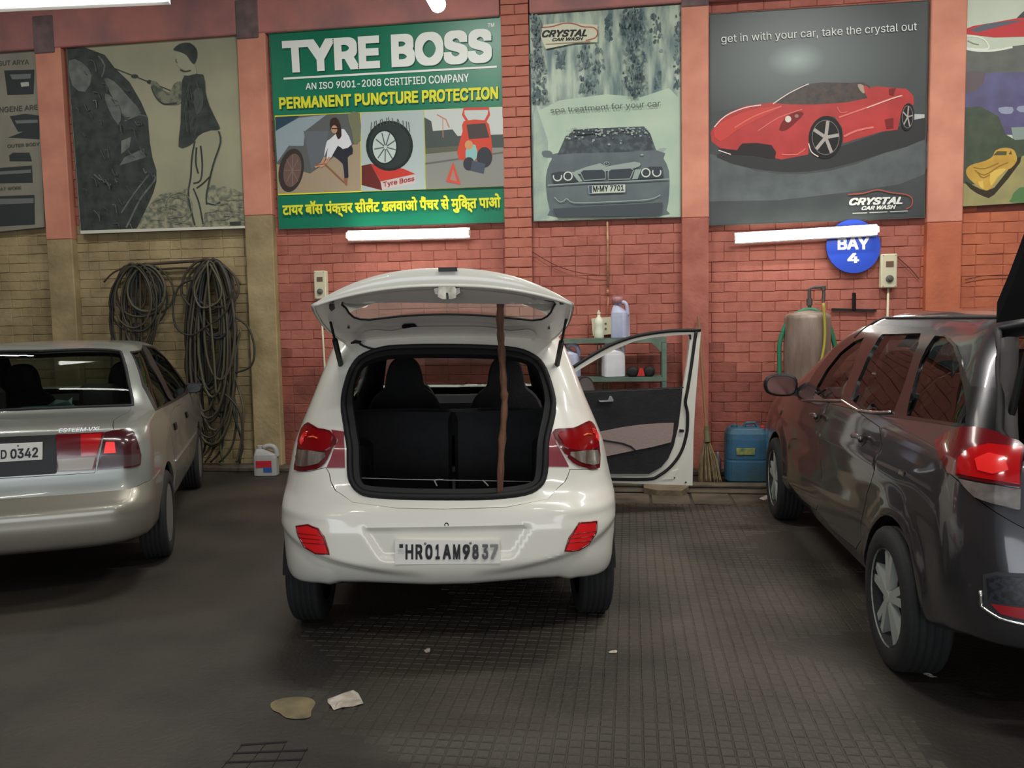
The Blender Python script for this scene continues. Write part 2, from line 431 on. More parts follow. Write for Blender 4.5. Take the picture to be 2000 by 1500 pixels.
# ================================================================ materials in use
red_paint = mat('red_paint', (178, 108, 92), .75, c2=(158, 90, 76), scale=5, bump=.5, bscale=26)
red_low = mat('red_paint_worn', (156, 86, 72), .75, c2=(118, 66, 56), scale=3.5, bump=.6, bscale=26)
orange_paint = mat('orange_paint', (196, 112, 78), .75, c2=(180, 100, 72), scale=4, bump=.4, bscale=26)
cream_paint = mat('cream_paint', (172, 154, 114), .8, c2=(140, 124, 90), scale=3, bump=.6, bscale=22)
salmon = mat('salmon_plaster', (216, 148, 122), .8, c2=(198, 130, 108), scale=3, bump=.25, bscale=18)
pier_paint = mat('pier_paint', (188, 116, 96), .75, c2=(168, 98, 80), scale=4, bump=.4, bscale=26)
mortar_red = mat('mortar_red', (162, 95, 80), .9, c2=(128, 72, 62), scale=3)
mortar_cream = mat('mortar_cream', (146, 134, 98), .9, c2=(112, 102, 74), scale=3)
beam_paint = mat('beam_paint', (188, 124, 114), .85, c2=(148, 108, 106), scale=2.2, bump=.4, bscale=16)
grime = mat('grime', (126, 104, 102), .9, c2=(96, 84, 84), scale=6, bump=.4)
floor_m = mat('floor_concrete', (62, 57, 49), .6, c2=(40, 37, 33), scale=1.1, bump=.35, bscale=45, lo=.38, hi=.62, detail=8)
tile_m = mat('floor_tile', (71, 66, 56), .6, c2=(46, 43, 37), scale=1.1, bump=.4, bscale=55, lo=.38, hi=.62, detail=8)
joint_m = mat('tile_joint', (52, 47, 40), .9, c2=(28, 26, 23), scale=3)
black = mat('black_plastic', (18, 18, 20), .5)
rubber = mat('black_rubber', (14, 14, 15), .7)
tyre_m = mat('tyre', (26, 27, 28), .8, bump=.2, bscale=60)
chrome = mat('chrome', (210, 210, 208), .18, metal=1)
alloy = mat('alloy', (176, 182, 176), .4, metal=.35)
steel = mat('galvanised_steel', (150, 146, 140), .45, metal=.7, c2=(120, 112, 108), scale=5)
tube_on = mat('tube_glow', (255, 255, 255), .4, emit=(255, 250, 240), es=14)
lamp_white = mat('lamp_housing', (235, 235, 230), .5)

# ================================================================ the shed
X0, X1 = -8.2, 5.6
fl = MB(); fl.box((X0, -6, -.12), (X1, WALL+.4, 0))
fl.build('floor', floor_m, kind='structure', label='dark stained concrete floor of the wash bay')
TP = .0525
tiles = []
for j in range(int((6.9-2.3)/TP)):
    for i in range(int(3.9/TP)):
        x = -1.75+i*TP; y = 2.3+j*TP
        edge = .25*math.sin(y*3.1)+.15*math.sin(y*7.7+1)
        if x < -1.25+edge+max(0, (2.9-y))*.3 or x > 1.0+edge*.9+.12*math.sin(y*13): continue
        tiles.append((x, y))
tiles.sort(key=lambda p: p[1])
def tile_vf(x, y, h, w=TP-.006):
    c = .0025
    v = [(x, y, 0), (x+w, y, 0), (x+w, y+w, 0), (x, y+w, 0), (x+c, y+c, h), (x+w-c, y+c, h), (x+w-c, y+w-c, h), (x+c, y+w-c, h)]
    return v, [(4, 5, 6, 7), (0, 1, 5, 4), (1, 2, 6, 5), (2, 3, 7, 6), (3, 0, 4, 7)]
floor = bpy.data.objects['floor']
tv = []
for k in range(4):
    v, f = tile_vf(0, 0, .0022+.0004*k); me = bpy.data.meshes.new('tile'); me.from_pydata(v, [], f); me.materials.append(tile_m); tv.append(me)
vis = [t for t in tiles if t[1] > 2.56]
near = [t for t in vis if t[0] > -.95+.4*(t[1]-2.56)][:300]; ns = set(near)
for x, y in near:
    o = bpy.data.objects.new('tile', tv[int(rng.integers(4))]); COL.objects.link(o); o.parent = floor
    o.location = (x+rng.normal(0, .0006), y+rng.normal(0, .0006), .0004)
mb = MB()
for x, y in tiles:
    if (x, y) in ns: continue
    v, f = tile_vf(x+rng.normal(0, .0006), y+rng.normal(0, .0006), .002+.0015*rng.random()); mb.add(v, f)
mb.build('tiling', tile_m, floor, kind='stuff')

# back wall: a mortar backing with every painted brick proud of it
wb = MB(); wb.box((X0, WALL+.002, 0), (-3.59, WALL+.3, 5.6), 1); wb.box((-3.59, WALL+.002, 0), (X1, WALL+.3, 5.6), 0)
wall = wb.build('wall_back', [mortar_red, mortar_cream], kind='structure', label='painted brick back wall, cream on the left and red on the right')
posters_box = [(-5.80, -3.88, 2.56, 4.44), (-3.57, -1.24, 2.50, 4.42), (-.92, .46, 2.5, 4.40), (.77, 2.66, 2.40, 4.3), (-9, -6.12, 2.50, 4.35), (3.0, 9, 2.36, 9)]
pillars = [(-6.14, -5.845), (-3.90, -3.60), (.485, .735), (2.675, 2.975)]
PIER = (-1.215, -.945)
LB, HB, G = .236, .096, .006
bm_cache = {}
def brick_mesh(L, m, v):
    k = (round(L, 2), m.name, v)
    if k in bm_cache: return bm_cache[k]
    r = np.random.default_rng(hash((k[0], v)) % 1000+5); w, h, d = L-.0025, HB-G, .0155+.0011*v; c = .0045
    j = lambda s=.0025: float(r.normal(0, s))
    fr = [(c+j(), -d, c+j()), (w*.5, -d-j(.001), c*.6+j()), (w-c+j(), -d, c+j()), (w-c+j(), -d, h-c+j()), (w*.5, -d-j(.001), h-c*.7+j()), (c+j(), -d, h-c+j())]
    md = [(0, -d+.006, 0), (w*.5, -d+.006, j()), (w, -d+.006, 0), (w, -d+.006, h), (w*.5, -d+.006, h+j()), (0, -d+.006, h)]
    bk = [(a, 0, b) for a, _, b in md]
    f = [(0, 1, 2, 3, 4, 5)]
    for o in (0, 6):
        for i in range(6): f.append((o+i, o+6+i, o+6+(i+1) % 6, o+(i+1) % 6))
    me = bpy.data.meshes.new('brick'); me.from_pydata(fr+md+bk, [], f); me.materials.append(m); bm_cache[k] = me
    return me
def covered(a, b, z0, z1):
    for p in posters_box:
        if a > p[0]+.02 and b < p[1]-.02 and z0 > p[2]+.02 and z1 < p[3]-.02: return True
    for p in pillars:
        if a > p[0] and b < p[1]: return True
    return a > PIER[0]-.02 and b < PIER[1]+.02
bricks = []
course = 0; z = .01
while z < 4.42:
    x = X0+(0 if course % 2 else .118)
    while x < X1-.3:
        L = LB*(1 if rng.random() < .93 else .5); a, b = x, x+L
        if not covered(a, b, z, z+HB):
            cx = (a+b)/2
            if cx < -3.6: m = cream_paint if z < 2.55 or cx < -3.6 and z < 2.55 else red_paint
            elif cx > 2.7: m = orange_paint
            else: m = red_paint if z > 1.0+.25*math.sin(cx*3) else red_low
            d = max(.2, abs(b-a))
            bricks.append((a, z, L, m, int(rng.integers(4)), 'w'))
        x += L
    z += HB; course += 1
z = .01; c = 0
while z < 5.2:        # the brick pier between the green banner and the waterfall poster: stretchers and pairs of headers
    if c % 2: bricks.append((PIER[0], z, .27, pier_paint, int(rng.integers(4)), 'p'))
    else:
        bricks.append((PIER[0], z, .135, pier_paint, int(rng.integers(4)), 'p')); bricks.append((PIER[0]+.135, z, .135, pier_paint, int(rng.integers(4)), 'p'))
    z += HB; c += 1
def inview(b):
    q = proj((b[0]+.1, WALL, b[1]+.04)); return -20 < q[0] < 2020 and -10 < q[1] < 950
def proj(P):
    v = np.array(P)-CO; zz = v@FW; return 1000+F*(v@RT)/zz, 750-F*(v@UP)/zz
def vis_score(b):
    q = proj((b[0]+.1, WALL, b[1]+.04))
    if not inview(b): return -1
    s = 2 if b[5] == 'p' else 0
    if 545 < q[0] < 985 and 430 < q[1] < 560: s = 1.9
    elif 1385 < q[0] < 1800 and 430 < q[1] < 800: s = 1.8
    elif 1040 < q[0] < 1330 and 430 < q[1] < 660: s = 1.5
    elif 150 < q[0] < 490 and 450 < q[1] < 620: s = 1.3
    elif 1880 < q[0] and q[1] < 600: s = 1.2
    return s+b[0]*.001
order = sorted(range(len(bricks)), key=lambda i: -vis_score(bricks[i])); single = set(order[:300])
pier = MB(); pier.box((PIER[0]+.004, WALL-.062, 0), (PIER[1]-.004, WALL+.02, 5.25)); pier = pier.build('trim_3', mortar_red, kind='structure', label='red brick pier between the green banner and the waterfall poster')
mbs = {'w': MB(), 'p': MB()}; msl = {'w': [], 'p': []}
for i, (a, z, L, m, v, w) in enumerate(bricks):
    me = brick_mesh(L, m, v); y = WALL+.012 if w == 'w' else WALL-.058
    dx, dz = rng.normal(0, .001), rng.normal(0, .001)
    if i in single:
        o = bpy.data.objects.new('brick', me); COL.objects.link(o); o.parent = wall if w == 'w' else pier; o.location = (a+dx, y, z+dz)
    else:
        if m not in msl[w]: msl[w].append(m)
        mbs[w].add([(q.co.x+a+dx, q.co.y+y, q.co.z+z+dz) for q in me.vertices], [tuple(p.vertices) for p in me.polygons], msl[w].index(m))
mbs['w'].build('brickwork', msl['w'], wall, kind='stuff')
if mbs['p'].v: mbs['p'].build('brickwork', msl['p'], pier, kind='stuff')
for n, (a, b), zs, ms, lb in ((1, pillars[0], 2.45, (cream_paint, salmon), 'plastered pillar behind the silver car, cream below and salmon above'), (2, pillars[1], 2.62, (cream_paint, salmon), 'plastered pillar left of the green banner, cream below and salmon above'),
                              (4, pillars[2], 2.44, (red_paint, salmon), 'plastered pillar right of the waterfall poster, darker red below'), (5, pillars[3], 2.32, (orange_paint, salmon), 'plastered pillar right of the red sports car poster, orange below')):
    mb = MB(); mb.box((a, WALL-.09, 0), (b, WALL+.02, zs), 0, .008); mb.box((a, WALL-.092, zs), (b, WALL+.02, 4.42), 1, .008)
    mb.build('trim_%d' % n, list(ms), kind='structure', label=lb)
mb = MB(); mb.box((X0, WALL-.095, 4.42), (PIER[0]-.01, WALL+.02, 5.25), 0, .01); mb.box((PIER[1]+.01, WALL-.095, 4.42), (X1, WALL+.02, 5.25), 0, .01)
for a, b in pillars: mb.box((a, WALL-.105, 4.37), (b-.06 if a < -3 else b, WALL-.08, 4.75), 1, .01)
mb.build('trim_6', [beam_paint, grime], kind='structure', label='dirty pink plastered beam above the posters')
for n, pts in (('wall_left', ((X0-.2, -6, 0), (X0, WALL+.3, 5.6))), ('wall_right', ((X1, -6, 0), (X1+.2, WALL+.3, 5.6)))):
    mb = MB(); mb.box(*pts); mb.build(n, mat('side_wall', (120, 84, 72), .85, c2=(96, 66, 58), scale=2), kind='structure')
mb = MB(); mb.box((X0-.2, -6, 5.6), (X1+.2, WALL+.4, 5.7))
for x in np.arange(X0, X1, .3): mb.box((x, -6, 5.56), (x+.12, WALL, 5.61))
mb.build('ceiling', mat('sheet_roof', (92, 94, 96), .6, c2=(70, 72, 74), scale=2), kind='structure')
# kerb, drain and slab along the foot of the wall
slab = mat('slab', (92, 82, 66), .85, c2=(66, 58, 46), scale=4, bump=.5)
mb = MB(); a = onZ((1188, 940)); b = onZ((1505, 950)); mb.box((a[0], 7.05, 0), (b[0]+.3, 7.16, .022), 0, .008); mb.box((a[0], 7.30, 0), (b[0]+.3, 7.42, .03), 0, .008); mb.box((-8, 7.86, 0), (5.5, WALL+.01, .05), 0, .01)
for k in range(7): mb.box((a[0]+.05+.33*k, 6.62, 0), (a[0]+.36+.33*k, 7.02, .006+.003*(k % 3)), 0, .005)
mb.build('baseboard_back', slab, kind='structure', label='worn concrete kerb and drain edge along the foot of the wall')

# ================================================================ tube lamps
def tube_light(name, A, B, label, front=-.06, hs=.055, wall=False):
    A, B = Vector(A), Vector(B); t = (B-A).normalized(); e = empty(name, A, label, 'light')
    mb = MB(); mb.tube([A+t*.02, B-t*.02], .045, 16); mb.build('tube', tube_on, e, smooth=True)
    up = Vector((0, 0, 1)); d = Vector((0, -front, 0)) if abs(t.y) < .5 else up*.06
    mb = MB(); w = t.cross(d).normalized()*hs
    C = [A+d-w, A+d+w, A+d*.55+w*.8, A+d*.55-w*.8]; mb.prism(C, B-A); mb.build('housing', lamp_white, e)
    for q in (A, B-t*.03): MB().prism([q+d-w*.5, q+d+w*.5, q-d*.35+w*.5, q-d*.35-w*.5], t*.03).build('lamp_holder', lamp_white, e)
    if wall:
        for q in (.2, .8): p_ = A+(B-A)*q; MB().box((p_.x-.015, p_.y+.05, p_.z-.015), (p_.x+.015, WALL, p_.z+.015)).build('bracket', lamp_white, e)
    else:
        for q in (.2, .8): p_ = A+(B-A)*q; MB().tube([p_+Vector((0, 0, .05)), (p_.x, p_.y, 5.57)], .006, 6).build('hanger', lamp_white, e)
    return e
yl = WALL-.17
tube_light('tube_light', onY((677, 460), yl), onY((916, 454), yl), 'lit tube light on the wall right under the green banner', wall=True)
tube_light('tube_light', onY((1436, 465), yl), onY((1716, 448), yl), 'lit tube light under the red sports car poster, overlapping the blue sign', wall=True)
b = onY((857, 12), 4.7); tube_light('tube_light', (b[0]+.02, 3.5, b[2]+.03), b, 'lit tube light seen end on above the green banner')
a = onplane((-60, 2), (0, 1, 0), (0, 5.0, 0)); b = onplane((322, -14), (0, 1, 0), (0, 5.3, 0))
tube_light('tube_light', a, b, 'bright tube light cut off by the top left edge of the view')

# ================================================================ posters
sheet = mat('vinyl_sheet', (215, 212, 200), .5)
def poster(name, q, base, label, y=WALL-.05, th=.012, wood=None):
    """q: four pixel corners TL TR BR BL; a thin board hung on the wall"""
    P = [onY(p, y) for p in q]; e = empty(name, P[3], label, 'poster' if name != 'banner' else 'banner')
    mb = MB(); mb.prism(P, (0, th, 0)); mb.build('panel', base, e)
    mb = MB(); c = [Vector(p)+Vector((0, -.002, 0)) for p in P]; mb.tube(c, .006, 4, closed=True); mb.build('edge', mat('poster_edge', (90, 92, 88), .7), e)
    return e, Print((0, -1, 0), (0, y, 0), e)
def C(n, c, rough=.5): return mat('ink_'+n, c, rough, spec=.3)
ink = C('black', (30, 34, 34)); white = C('white', (232, 232, 226)); grey = C('grey', (120, 124, 122)); dgrey = C('dark_grey', (62, 68, 68)); pale = C('pale', (188, 190, 178))

# far left poster
q1 = lambda pts: K(0, 0, 3.126, pts)
e, p = poster('poster', [(-190, 118), (72, 97), (88, 444), (-170, 470)], mat('poster_beige', (150, 146, 130), .6, c2=(136, 134, 120), scale=3), 'beige poster of small car pictures at the left edge, over the silver car')
for pts in ([(25, 430), (210, 425), (208, 500), (205, 575), (45, 580), (35, 500)], [(60, 710), (150, 695), (240, 705), (240, 800), (110, 805), (85, 760)], [(50, 840), (140, 805), (240, 800), (240, 850)], [(55, 950), (80, 932), (180, 932), (195, 985), (60, 985)], [(-60, 1030), (195, 1010), (200, 1115), (-60, 1120)], [(-60, 1200), (210, 1190), (213, 1370), (-60, 1385)]):
    p.poly('picture#%d' % p.k, q1(pts), dgrey)
for pts, c in (([(60, 455), (190, 450), (185, 480), (75, 485)], grey), ([(125, 505), (175, 500), (178, 525), (130, 530)], pale), ([(90, 735), (230, 730), (230, 750), (100, 755)], grey), ([(-60, 1050), (190, 1035), (190, 1055), (-60, 1070)], grey), ([(-60, 1215), (205, 1210), (205, 1240), (-60, 1250)], grey)):
    p.poly('picture_detail#%d' % p.k, q1(pts), c)
ig = C('faded', (92, 92, 82))
p.text('lettering', 'SUT ARYA', q1([(-10, 372), (175, 362), (175, 392), (-10, 402)]), ig, bold=.01)
p.text('lettering', 'ENGENE ARE', q1([(-30, 655), (228, 638), (228, 668), (-30, 690)]), ig, bold=.01)
p.text('lettering', 'OUTER BODY', q1([(45, 882), (240, 868), (240, 888), (45, 902)]), ig, bold=.01)
p.text('lettering', 'AT WORK', q1([(0, 1145), (130, 1135), (130, 1155), (0, 1163)]), ig, bold=.01)
p.done()

# drawing of a man washing a car
e, p = poster('poster', q1([(405, 288), (1468, 190), (1518, 1392), (492, 1428)]), mat('poster_olive', (168, 166, 136), .6, c2=(150, 150, 124), scale=1.5), 'charcoal drawing poster of a man spraying a dark car with a lance')
sk = mat('charcoal', (44, 50, 46), .7, c2=(64, 72, 66), scale=9); sk2 = mat('charcoal_soft', (112, 116, 100), .7, c2=(140, 142, 120), scale=14, lo=.42, hi=.58); sk3 = mat('charcoal_light', (120, 126, 118), .7, c2=(86, 94, 88), scale=7)
p.poly('drawing', q1([(880, 1300), (960, 1200), (1020, 1180), (1300, 1130), (1500, 1190), (1510, 1370), (860, 1400)]), mat('scribble', (158, 156, 128), .7, c2=(104, 110, 96), scale=18, lo=.42, hi=.6), 2)
p.poly('drawing', q1([(408, 292), (520, 290), (640, 335), (700, 415), (790, 500), (860, 620), (903, 720), (915, 870), (930, 960), (955, 1040), (955, 1110), (935, 1180), (890, 1280), (835, 1395), (495, 1408)]), sk)
p.poly('drawing', q1([(635, 480), (700, 500), (790, 600), (860, 690), (760, 715), (690, 600)]), sk3, 2)
p.poly('drawing', q1([(640, 570), (700, 610), (740, 690), (720, 760), (660, 660)]), sk3, 2)
p.poly('drawing', q1([(420, 370), (500, 380), (560, 460), (520, 560), (440, 520)]), sk3, 2)
p.poly('drawing', q1([(740, 860), (800, 835), (790, 900), (740, 940)]), sk3); p.poly('drawing', q1([(760, 960), (880, 905), (890, 960), (730, 1010)]), sk3)
p.line('drawing', q1([(935, 1070), (945, 1100), (860, 1210), (800, 1330), (770, 1390)]), 3.5, sk3, 3)
p.line('drawing', q1([(910, 1065), (820, 1180), (740, 1300)]), 3, sk3, 3); p.line('drawing', q1([(760, 740), (850, 700), (900, 715)]), 2.5, sk3, 2)
p.line('drawing', q1([(600, 340), (640, 400), (620, 470)]), 3, sk3, 2)
p.line('drawing', q1([(640, 395), (820, 465), (1040, 552)]), 2.2, sk); p.ell('drawing', q1([(822, 466)])[0], 7, 4, sk); p.ell('drawing', q1([(912, 500)])[0], 5, 4, sk)
skin = C('sketch_skin', (158, 158, 132))
p.poly('drawing', q1([(1075, 312), (1130, 322), (1160, 370), (1190, 400), (1200, 450), (1150, 470), (1120, 455), (1130, 425), (1092, 412), (1072, 365)]), skin, 2)
p.poly('drawing', q1([(1058, 300), (1100, 266), (1160, 262), (1200, 300), (1203, 350), (1185, 392), (1162, 372), (1140, 340), (1110, 322), (1078, 312)]), sk, 2)
p.line('drawing', q1([(1078, 360), (1072, 372), (1084, 384)]), 1.5, sk); p.line('drawing', q1([(1100, 425), (1130, 437), (1165, 430)]), 3, sk, 2)
p.poly('drawing', q1([(920, 500), (955, 498), (1000, 552), (1040, 560), (1062, 512), (1112, 500), (1120, 620), (1040, 642), (980, 622), (935, 570)]), mat('sketch_sleeve', (128, 130, 108), .7, c2=(76, 82, 74), scale=12, lo=.45, hi=.6), 2)
p.line('drawing', q1([(925, 530), (950, 590), (1000, 635), (1080, 628)]), 3, sk, 3)
p.poly('drawing', q1([(1112, 490), (1150, 462), (1240, 455), (1255, 560), (1280, 650), (1336, 765), (1332, 792), (1240, 812), (1190, 862), (1145, 893), (1090, 895), (1103, 750)]), sk, 2)
p.poly('drawing', q1([(1180, 560), (1230, 540), (1240, 640), (1200, 700)]), mat('charcoal_mid', (78, 84, 78), .7), 2)
p.poly('drawing', q1([(1190, 862), (1240, 812), (1334, 796), (1346, 870), (1322, 960), (1285, 1080), (1262, 1200), (1300, 1240), (1345, 1240), (1320, 1290), (1250, 1300), (1245, 1375), (1190, 1378), (1158, 1240), (1160, 1080), (1180, 960)]), skin, 2)
for l in ([(1190, 862), (1172, 960), (1165, 1080), (1150, 1200), (1190, 1375)], [(1334, 800), (1346, 870), (1300, 1010), (1262, 1180), (1262, 1250)], [(1225, 890), (1235, 1000), (1225, 1100), (1180, 1120)], [(1180, 1150), (1215, 1240), (1240, 1370)], [(1280, 1080), (1240, 1120), (1200, 1150)], [(1260, 1240), (1310, 1250), (1345, 1235)], [(1200, 900), (1195, 990), (1210, 1060)]): p.line('drawing', q1(l), 3.4, sk, 3)
p.ring('drawing', q1([(1090, 1265)])[0], 27, 29, 2, sk2); p.ring('drawing', q1([(1090, 1265)])[0], 18, 20, 1.4, sk2); p.ring('drawing', q1([(1370, 1290)])[0], 14, 16, 1.4, sk2)
for k in range(26):
    x, y = rng.uniform(900, 1480), rng.uniform(1180, 1380); p.line('drawing', q1([(x, y), (x+rng.uniform(15, 60), y+rng.uniform(-25, 20)), (x+rng.uniform(60, 95), y+rng.uniform(-15, 25))]), 1.3, sk2, 2)
dk = [(430, 320), (620, 345), (760, 500), (850, 650), (890, 850), (920, 1050), (860, 1250), (800, 1370), (520, 1380)]
k = 0
while k < 46:
    c = (rng.uniform(430, 920), rng.uniform(320, 1380))
    if not inpoly([c], dk)[0]: continue
    k += 1; d = rng.uniform(20, 70); p.line('drawing', q1([c, (c[0]+d*.5, c[1]+d*rng.uniform(-.3, 1.)), (c[0]+d*.7, c[1]+d*rng.uniform(.2, 1.4))]), rng.uniform(.8, 2.2), mat('charcoal_mid', (78, 84, 78), .7) if k % 3 else sk3, 2)
for k in range(12):
    c = (rng.uniform(1120, 1230), rng.uniform(490, 780)); p.line('drawing', q1([c, (c[0]+rng.uniform(-20, 20), c[1]+60)]), 1.4, mat('charcoal_mid', (78, 84, 78), .7))
p.poly('drawing', q1([(1400, 1355), (1470, 1352), (1470, 1374), (1405, 1374)]), sk)
p.poly('white_strip', q1([(490, 1408), (1516, 1378), (1518, 1392), (492, 1428)]), C('strip', (214, 212, 198)))
p.done()

# green banner
q2 = lambda pts: K(500, 0, 3.126, pts)
e, p = poster('banner', q2([(80, 192), (1500, 92), (1527, 1358), (142, 1400)]), mat('banner_green', (22, 124, 92), .35, c2=(18, 112, 84), scale=1.2), 'green advertising banner with large white lettering and three photographs')
gr2 = C('green_shadow', (16, 74, 62)); yel = C('yellow', (226, 226, 56)); wht = C('banner_white', (236, 240, 232))
p.text('lettering', 'TYRE BOSS', q2([(164, 256), (1446, 180), (1446, 388), (176, 456)]), gr2, bold=.038)
p.text('lettering', 'TYRE BOSS', q2([(157, 249), (1440, 172), (1440, 381), (170, 449)]), wht, bold=.038)
p.text('lettering', 'TM', q2([(1415, 142), (1455, 139), (1455, 165), (1415, 168)]), wht, bold=.02)
p.line('lettering', q2([(168, 480), (1470, 407)]), 4, wht)
p.text('lettering', 'AN ISO 9001-2008 CERTIFIED COMPANY', q2([(303, 507), (1298, 448), (1302, 500), (303, 548)]), wht, bold=.012)
p.text('lettering', 'PERMANENT PUNCTURE PROTECTION', q2([(144, 602), (1482, 532), (1482, 611), (148, 674)]), gr2, bold=.03)
p.text('lettering', 'PERMANENT PUNCTURE PROTECTION', q2([(139, 595), (1478, 527), (1478, 605), (143, 668)]), yel, bold=.03)
p.poly('picture', q2([(114, 706), (1505, 652), (1518, 1138), (135, 1192)]), yel)
p.poly('photo#1', q2([(116, 714), (634, 688), (641, 1166), (136, 1184)]), C('photo_ground', (166, 148, 124)))
p.poly('photo#1', q2([(116, 714), (634, 688), (638, 860), (560, 900), (330, 1060), (126, 1000)]), C('photo_shade', (96, 100, 98)))
p.poly('photo#1', q2([(118, 800), (260, 720), (430, 700), (300, 800), (290, 890), (200, 890), (130, 990)]), C('photo_car', (150, 166, 172)), 0)
p.poly('photo#1', q2([(290, 800), (440, 800), (430, 940), (340, 1040), (310, 900)]), C('photo_door', (104, 110, 116)))
p.poly('photo#1', q2([(118, 714), (270, 706), (120, 800)]), C('photo_glass', (44, 72, 92)))
p.ell('photo#1', q2([(215, 1040)])[0], 24, 43, C('photo_tyre', (62, 54, 50)), tilt=.18); p.ell('photo#1', q2([(222, 1040)])[0], 17, 33, C('photo_rim', (112, 90, 82)), tilt=.18)
for k in range(8): p.line('photo#1', [(q2([(222, 1040)])[0][0], q2([(222, 1040)])[0][1]), (q2([(222, 1040)])[0][0]+16*math.cos(k*.785), q2([(222, 1040)])[0][1]+31*math.sin(k*.785))], 1.2, C('photo_spoke', (140, 120, 110)))
p.poly('photo#1', q2([(560, 700), (632, 690), (637, 850), (600, 880), (585, 800)]), C('photo_field', (120, 122, 96)), 2)
p.poly('photo#1', q2([(500, 860), (580, 880), (590, 940), (560, 960), (565, 1080), (540, 1090), (530, 1000), (470, 950), (440, 890)]), C('photo_trousers', (44, 48, 58)), 2)
p.poly('photo#1', q2([(450, 850), (510, 800), (540, 790), (585, 880), (530, 910), (500, 890), (460, 960), (430, 970), (440, 900), (415, 960), (430, 870)]), C('photo_shirt', (220, 222, 226)), 2)
p.poly('photo#1', q2([(455, 730), (490, 718), (515, 760), (522, 830), (500, 850), (485, 810), (470, 800), (452, 780)]), C('photo_hair', (58, 42, 36)), 2)
p.ell('photo#1', q2([(478, 790)])[0], 6, 8, C('photo_skin', (196, 150, 122))); p.line('photo#1', q2([(462, 785), (496, 785)]), 2.2, ink)
p.line('photo#1', q2([(420, 960), (400, 1000), (360, 1020)]), 5, C('photo_skin', (196, 150, 122))); p.line('photo#1', q2([(450, 960), (420, 1000), (390, 1020)]), 5, C('photo_skin', (196, 150, 122)))
p.line('photo#1', q2([(360, 1010), (420, 1000), (540, 1115)]), 2.6, C('photo_bar', (150, 96, 60))); p.poly('photo#1', q2([(535, 1090), (560, 1085), (556, 1130), (545, 1128)]), C('photo_shoe', (150, 100, 74)))
p.poly('photo#2', q2([(640, 688), (1024, 672), (1034, 1155), (645, 1168)]), C('photo_pale', (176, 190, 188)))
p.poly('photo#2', q2([(645, 1012), (700, 1000), (760, 1110), (770, 1162), (645, 1130)]), C('box_side', (104, 44, 40))); p.poly('photo#2', q2([(700, 1000), (900, 1030), (972, 1062), (760, 1108)]), C('box_red', (196, 62, 52)))
p.poly('photo#2', q2([(762, 1108), (975, 1066), (972, 1120), (770, 1158)]), C('box_label', (206, 190, 186)))
p.text('lettering', 'Tyre Boss', q2([(775, 1112), (968, 1074), (966, 1112), (778, 1150)]), C('label_red', (150, 60, 56)), bold=.02)
p.ell('photo#2', q2([(815, 890)])[0], 46, 49, C('tyre_black', (34, 46, 44))); p.ell('photo#2', q2([(815, 890)])[0], 40, 44, C('tyre_black2', (48, 58, 56))); p.ell('photo#2', q2([(785, 898)])[0], 26, 34, C('tyre_black', (34, 46, 44))); p.ell('photo#2', q2([(784, 898)])[0], 23, 31, C('rim_pale', (192, 206, 200)))
for k in range(9):
    a = k*.7+.2; c = q2([(790, 898)])[0]; p.line('photo#2', [(c[0]+3*math.cos(a), c[1]+4*math.sin(a)), (c[0]+22*math.cos(a), c[1]+29*math.sin(a))], 2.2, C('rim_dark', (86, 96, 94)))
for k in range(13):
    x = 700+20*k; p.line('photo#2', q2([(x, 780-1.2*(k-2)*(10-k)), (x-8+rng.uniform(-6, 14), 715+abs(k-6)*5)]), 1.5, C('spike', (70, 80, 80)))
p.poly('photo#3', q2([(1030, 672), (1506, 654), (1518, 1136), (1038, 1154)]), C('photo_road', (138, 140, 132)))
p.poly('photo#3', q2([(1028, 672), (1506, 654), (1512, 840), (1032, 880)]), C('photo_sky', (196, 202, 196)))
p.poly('photo#3', q2([(1028, 716), (1070, 740), (1080, 800), (1200, 790), (1230, 830), (1512, 820), (1514, 900), (1034, 910)]), C('photo_town', (74, 84, 80)))
p.line('photo#3', q2([(1105, 700), (1160, 730), (1180, 780)]), 2.5, C('crane', (196, 130, 104))); p.line('photo#3', q2([(1140, 720), (1142, 840)]), 1.5, C('crane', (196, 130, 104)))
p.line('photo#3', q2([(1034, 1000), (1512, 930)]), 3, C('photo_line', (104, 106, 100))); p.poly('photo#3', q2([(1034, 905), (1240, 890), (1240, 920), (1036, 940)]), C('photo_verge', (96, 98, 80)))
p.poly('photo#3', q2([(1262, 800), (1268, 740), (1400, 735), (1430, 800), (1442, 930), (1420, 970), (1240, 975), (1240, 880)]), C('photo_red', (206, 74, 56)), 2)
p.line('photo#3', q2([(1290, 740), (1265, 700), (1270, 665), (1420, 662), (1422, 700), (1400, 740)]), 5, C('photo_red', (206, 74, 56))); p.poly('photo#3', q2([(1285, 760), (1400, 752), (1425, 840), (1300, 850)]), C('photo_boot', (74, 66, 64)))
p.poly('photo#3', q2([(1280, 960), (1290, 890), (1340, 885), (1350, 960), (1310, 990)]), C('photo_shirt2', (140, 190, 186)), 2); p.ell('photo#3', q2([(1300, 885)])[0], 8, 9, C('photo_skin2', (206, 150, 104)))
p.ell('photo#3', q2([(1395, 960)])[0], 15, 20, C('photo_spare', (56, 60, 66))); p.ell('photo#3', q2([(1300, 1000)])[0], 11, 13, C('photo_spare', (56, 60, 66))); p.poly('photo#3', q2([(1320, 980), (1400, 1000), (1390, 1060), (1310, 1040)]), C('photo_trousers2', (76, 84, 98)))
p.poly('photo#3', q2([(1203, 988), (1250, 1128), (1160, 1108)]), C('triangle', (206, 84, 66))); p.poly('photo#3', q2([(1203, 1030), (1228, 1108), (1184, 1098)]), C('triangle_in', (166, 130, 118)))
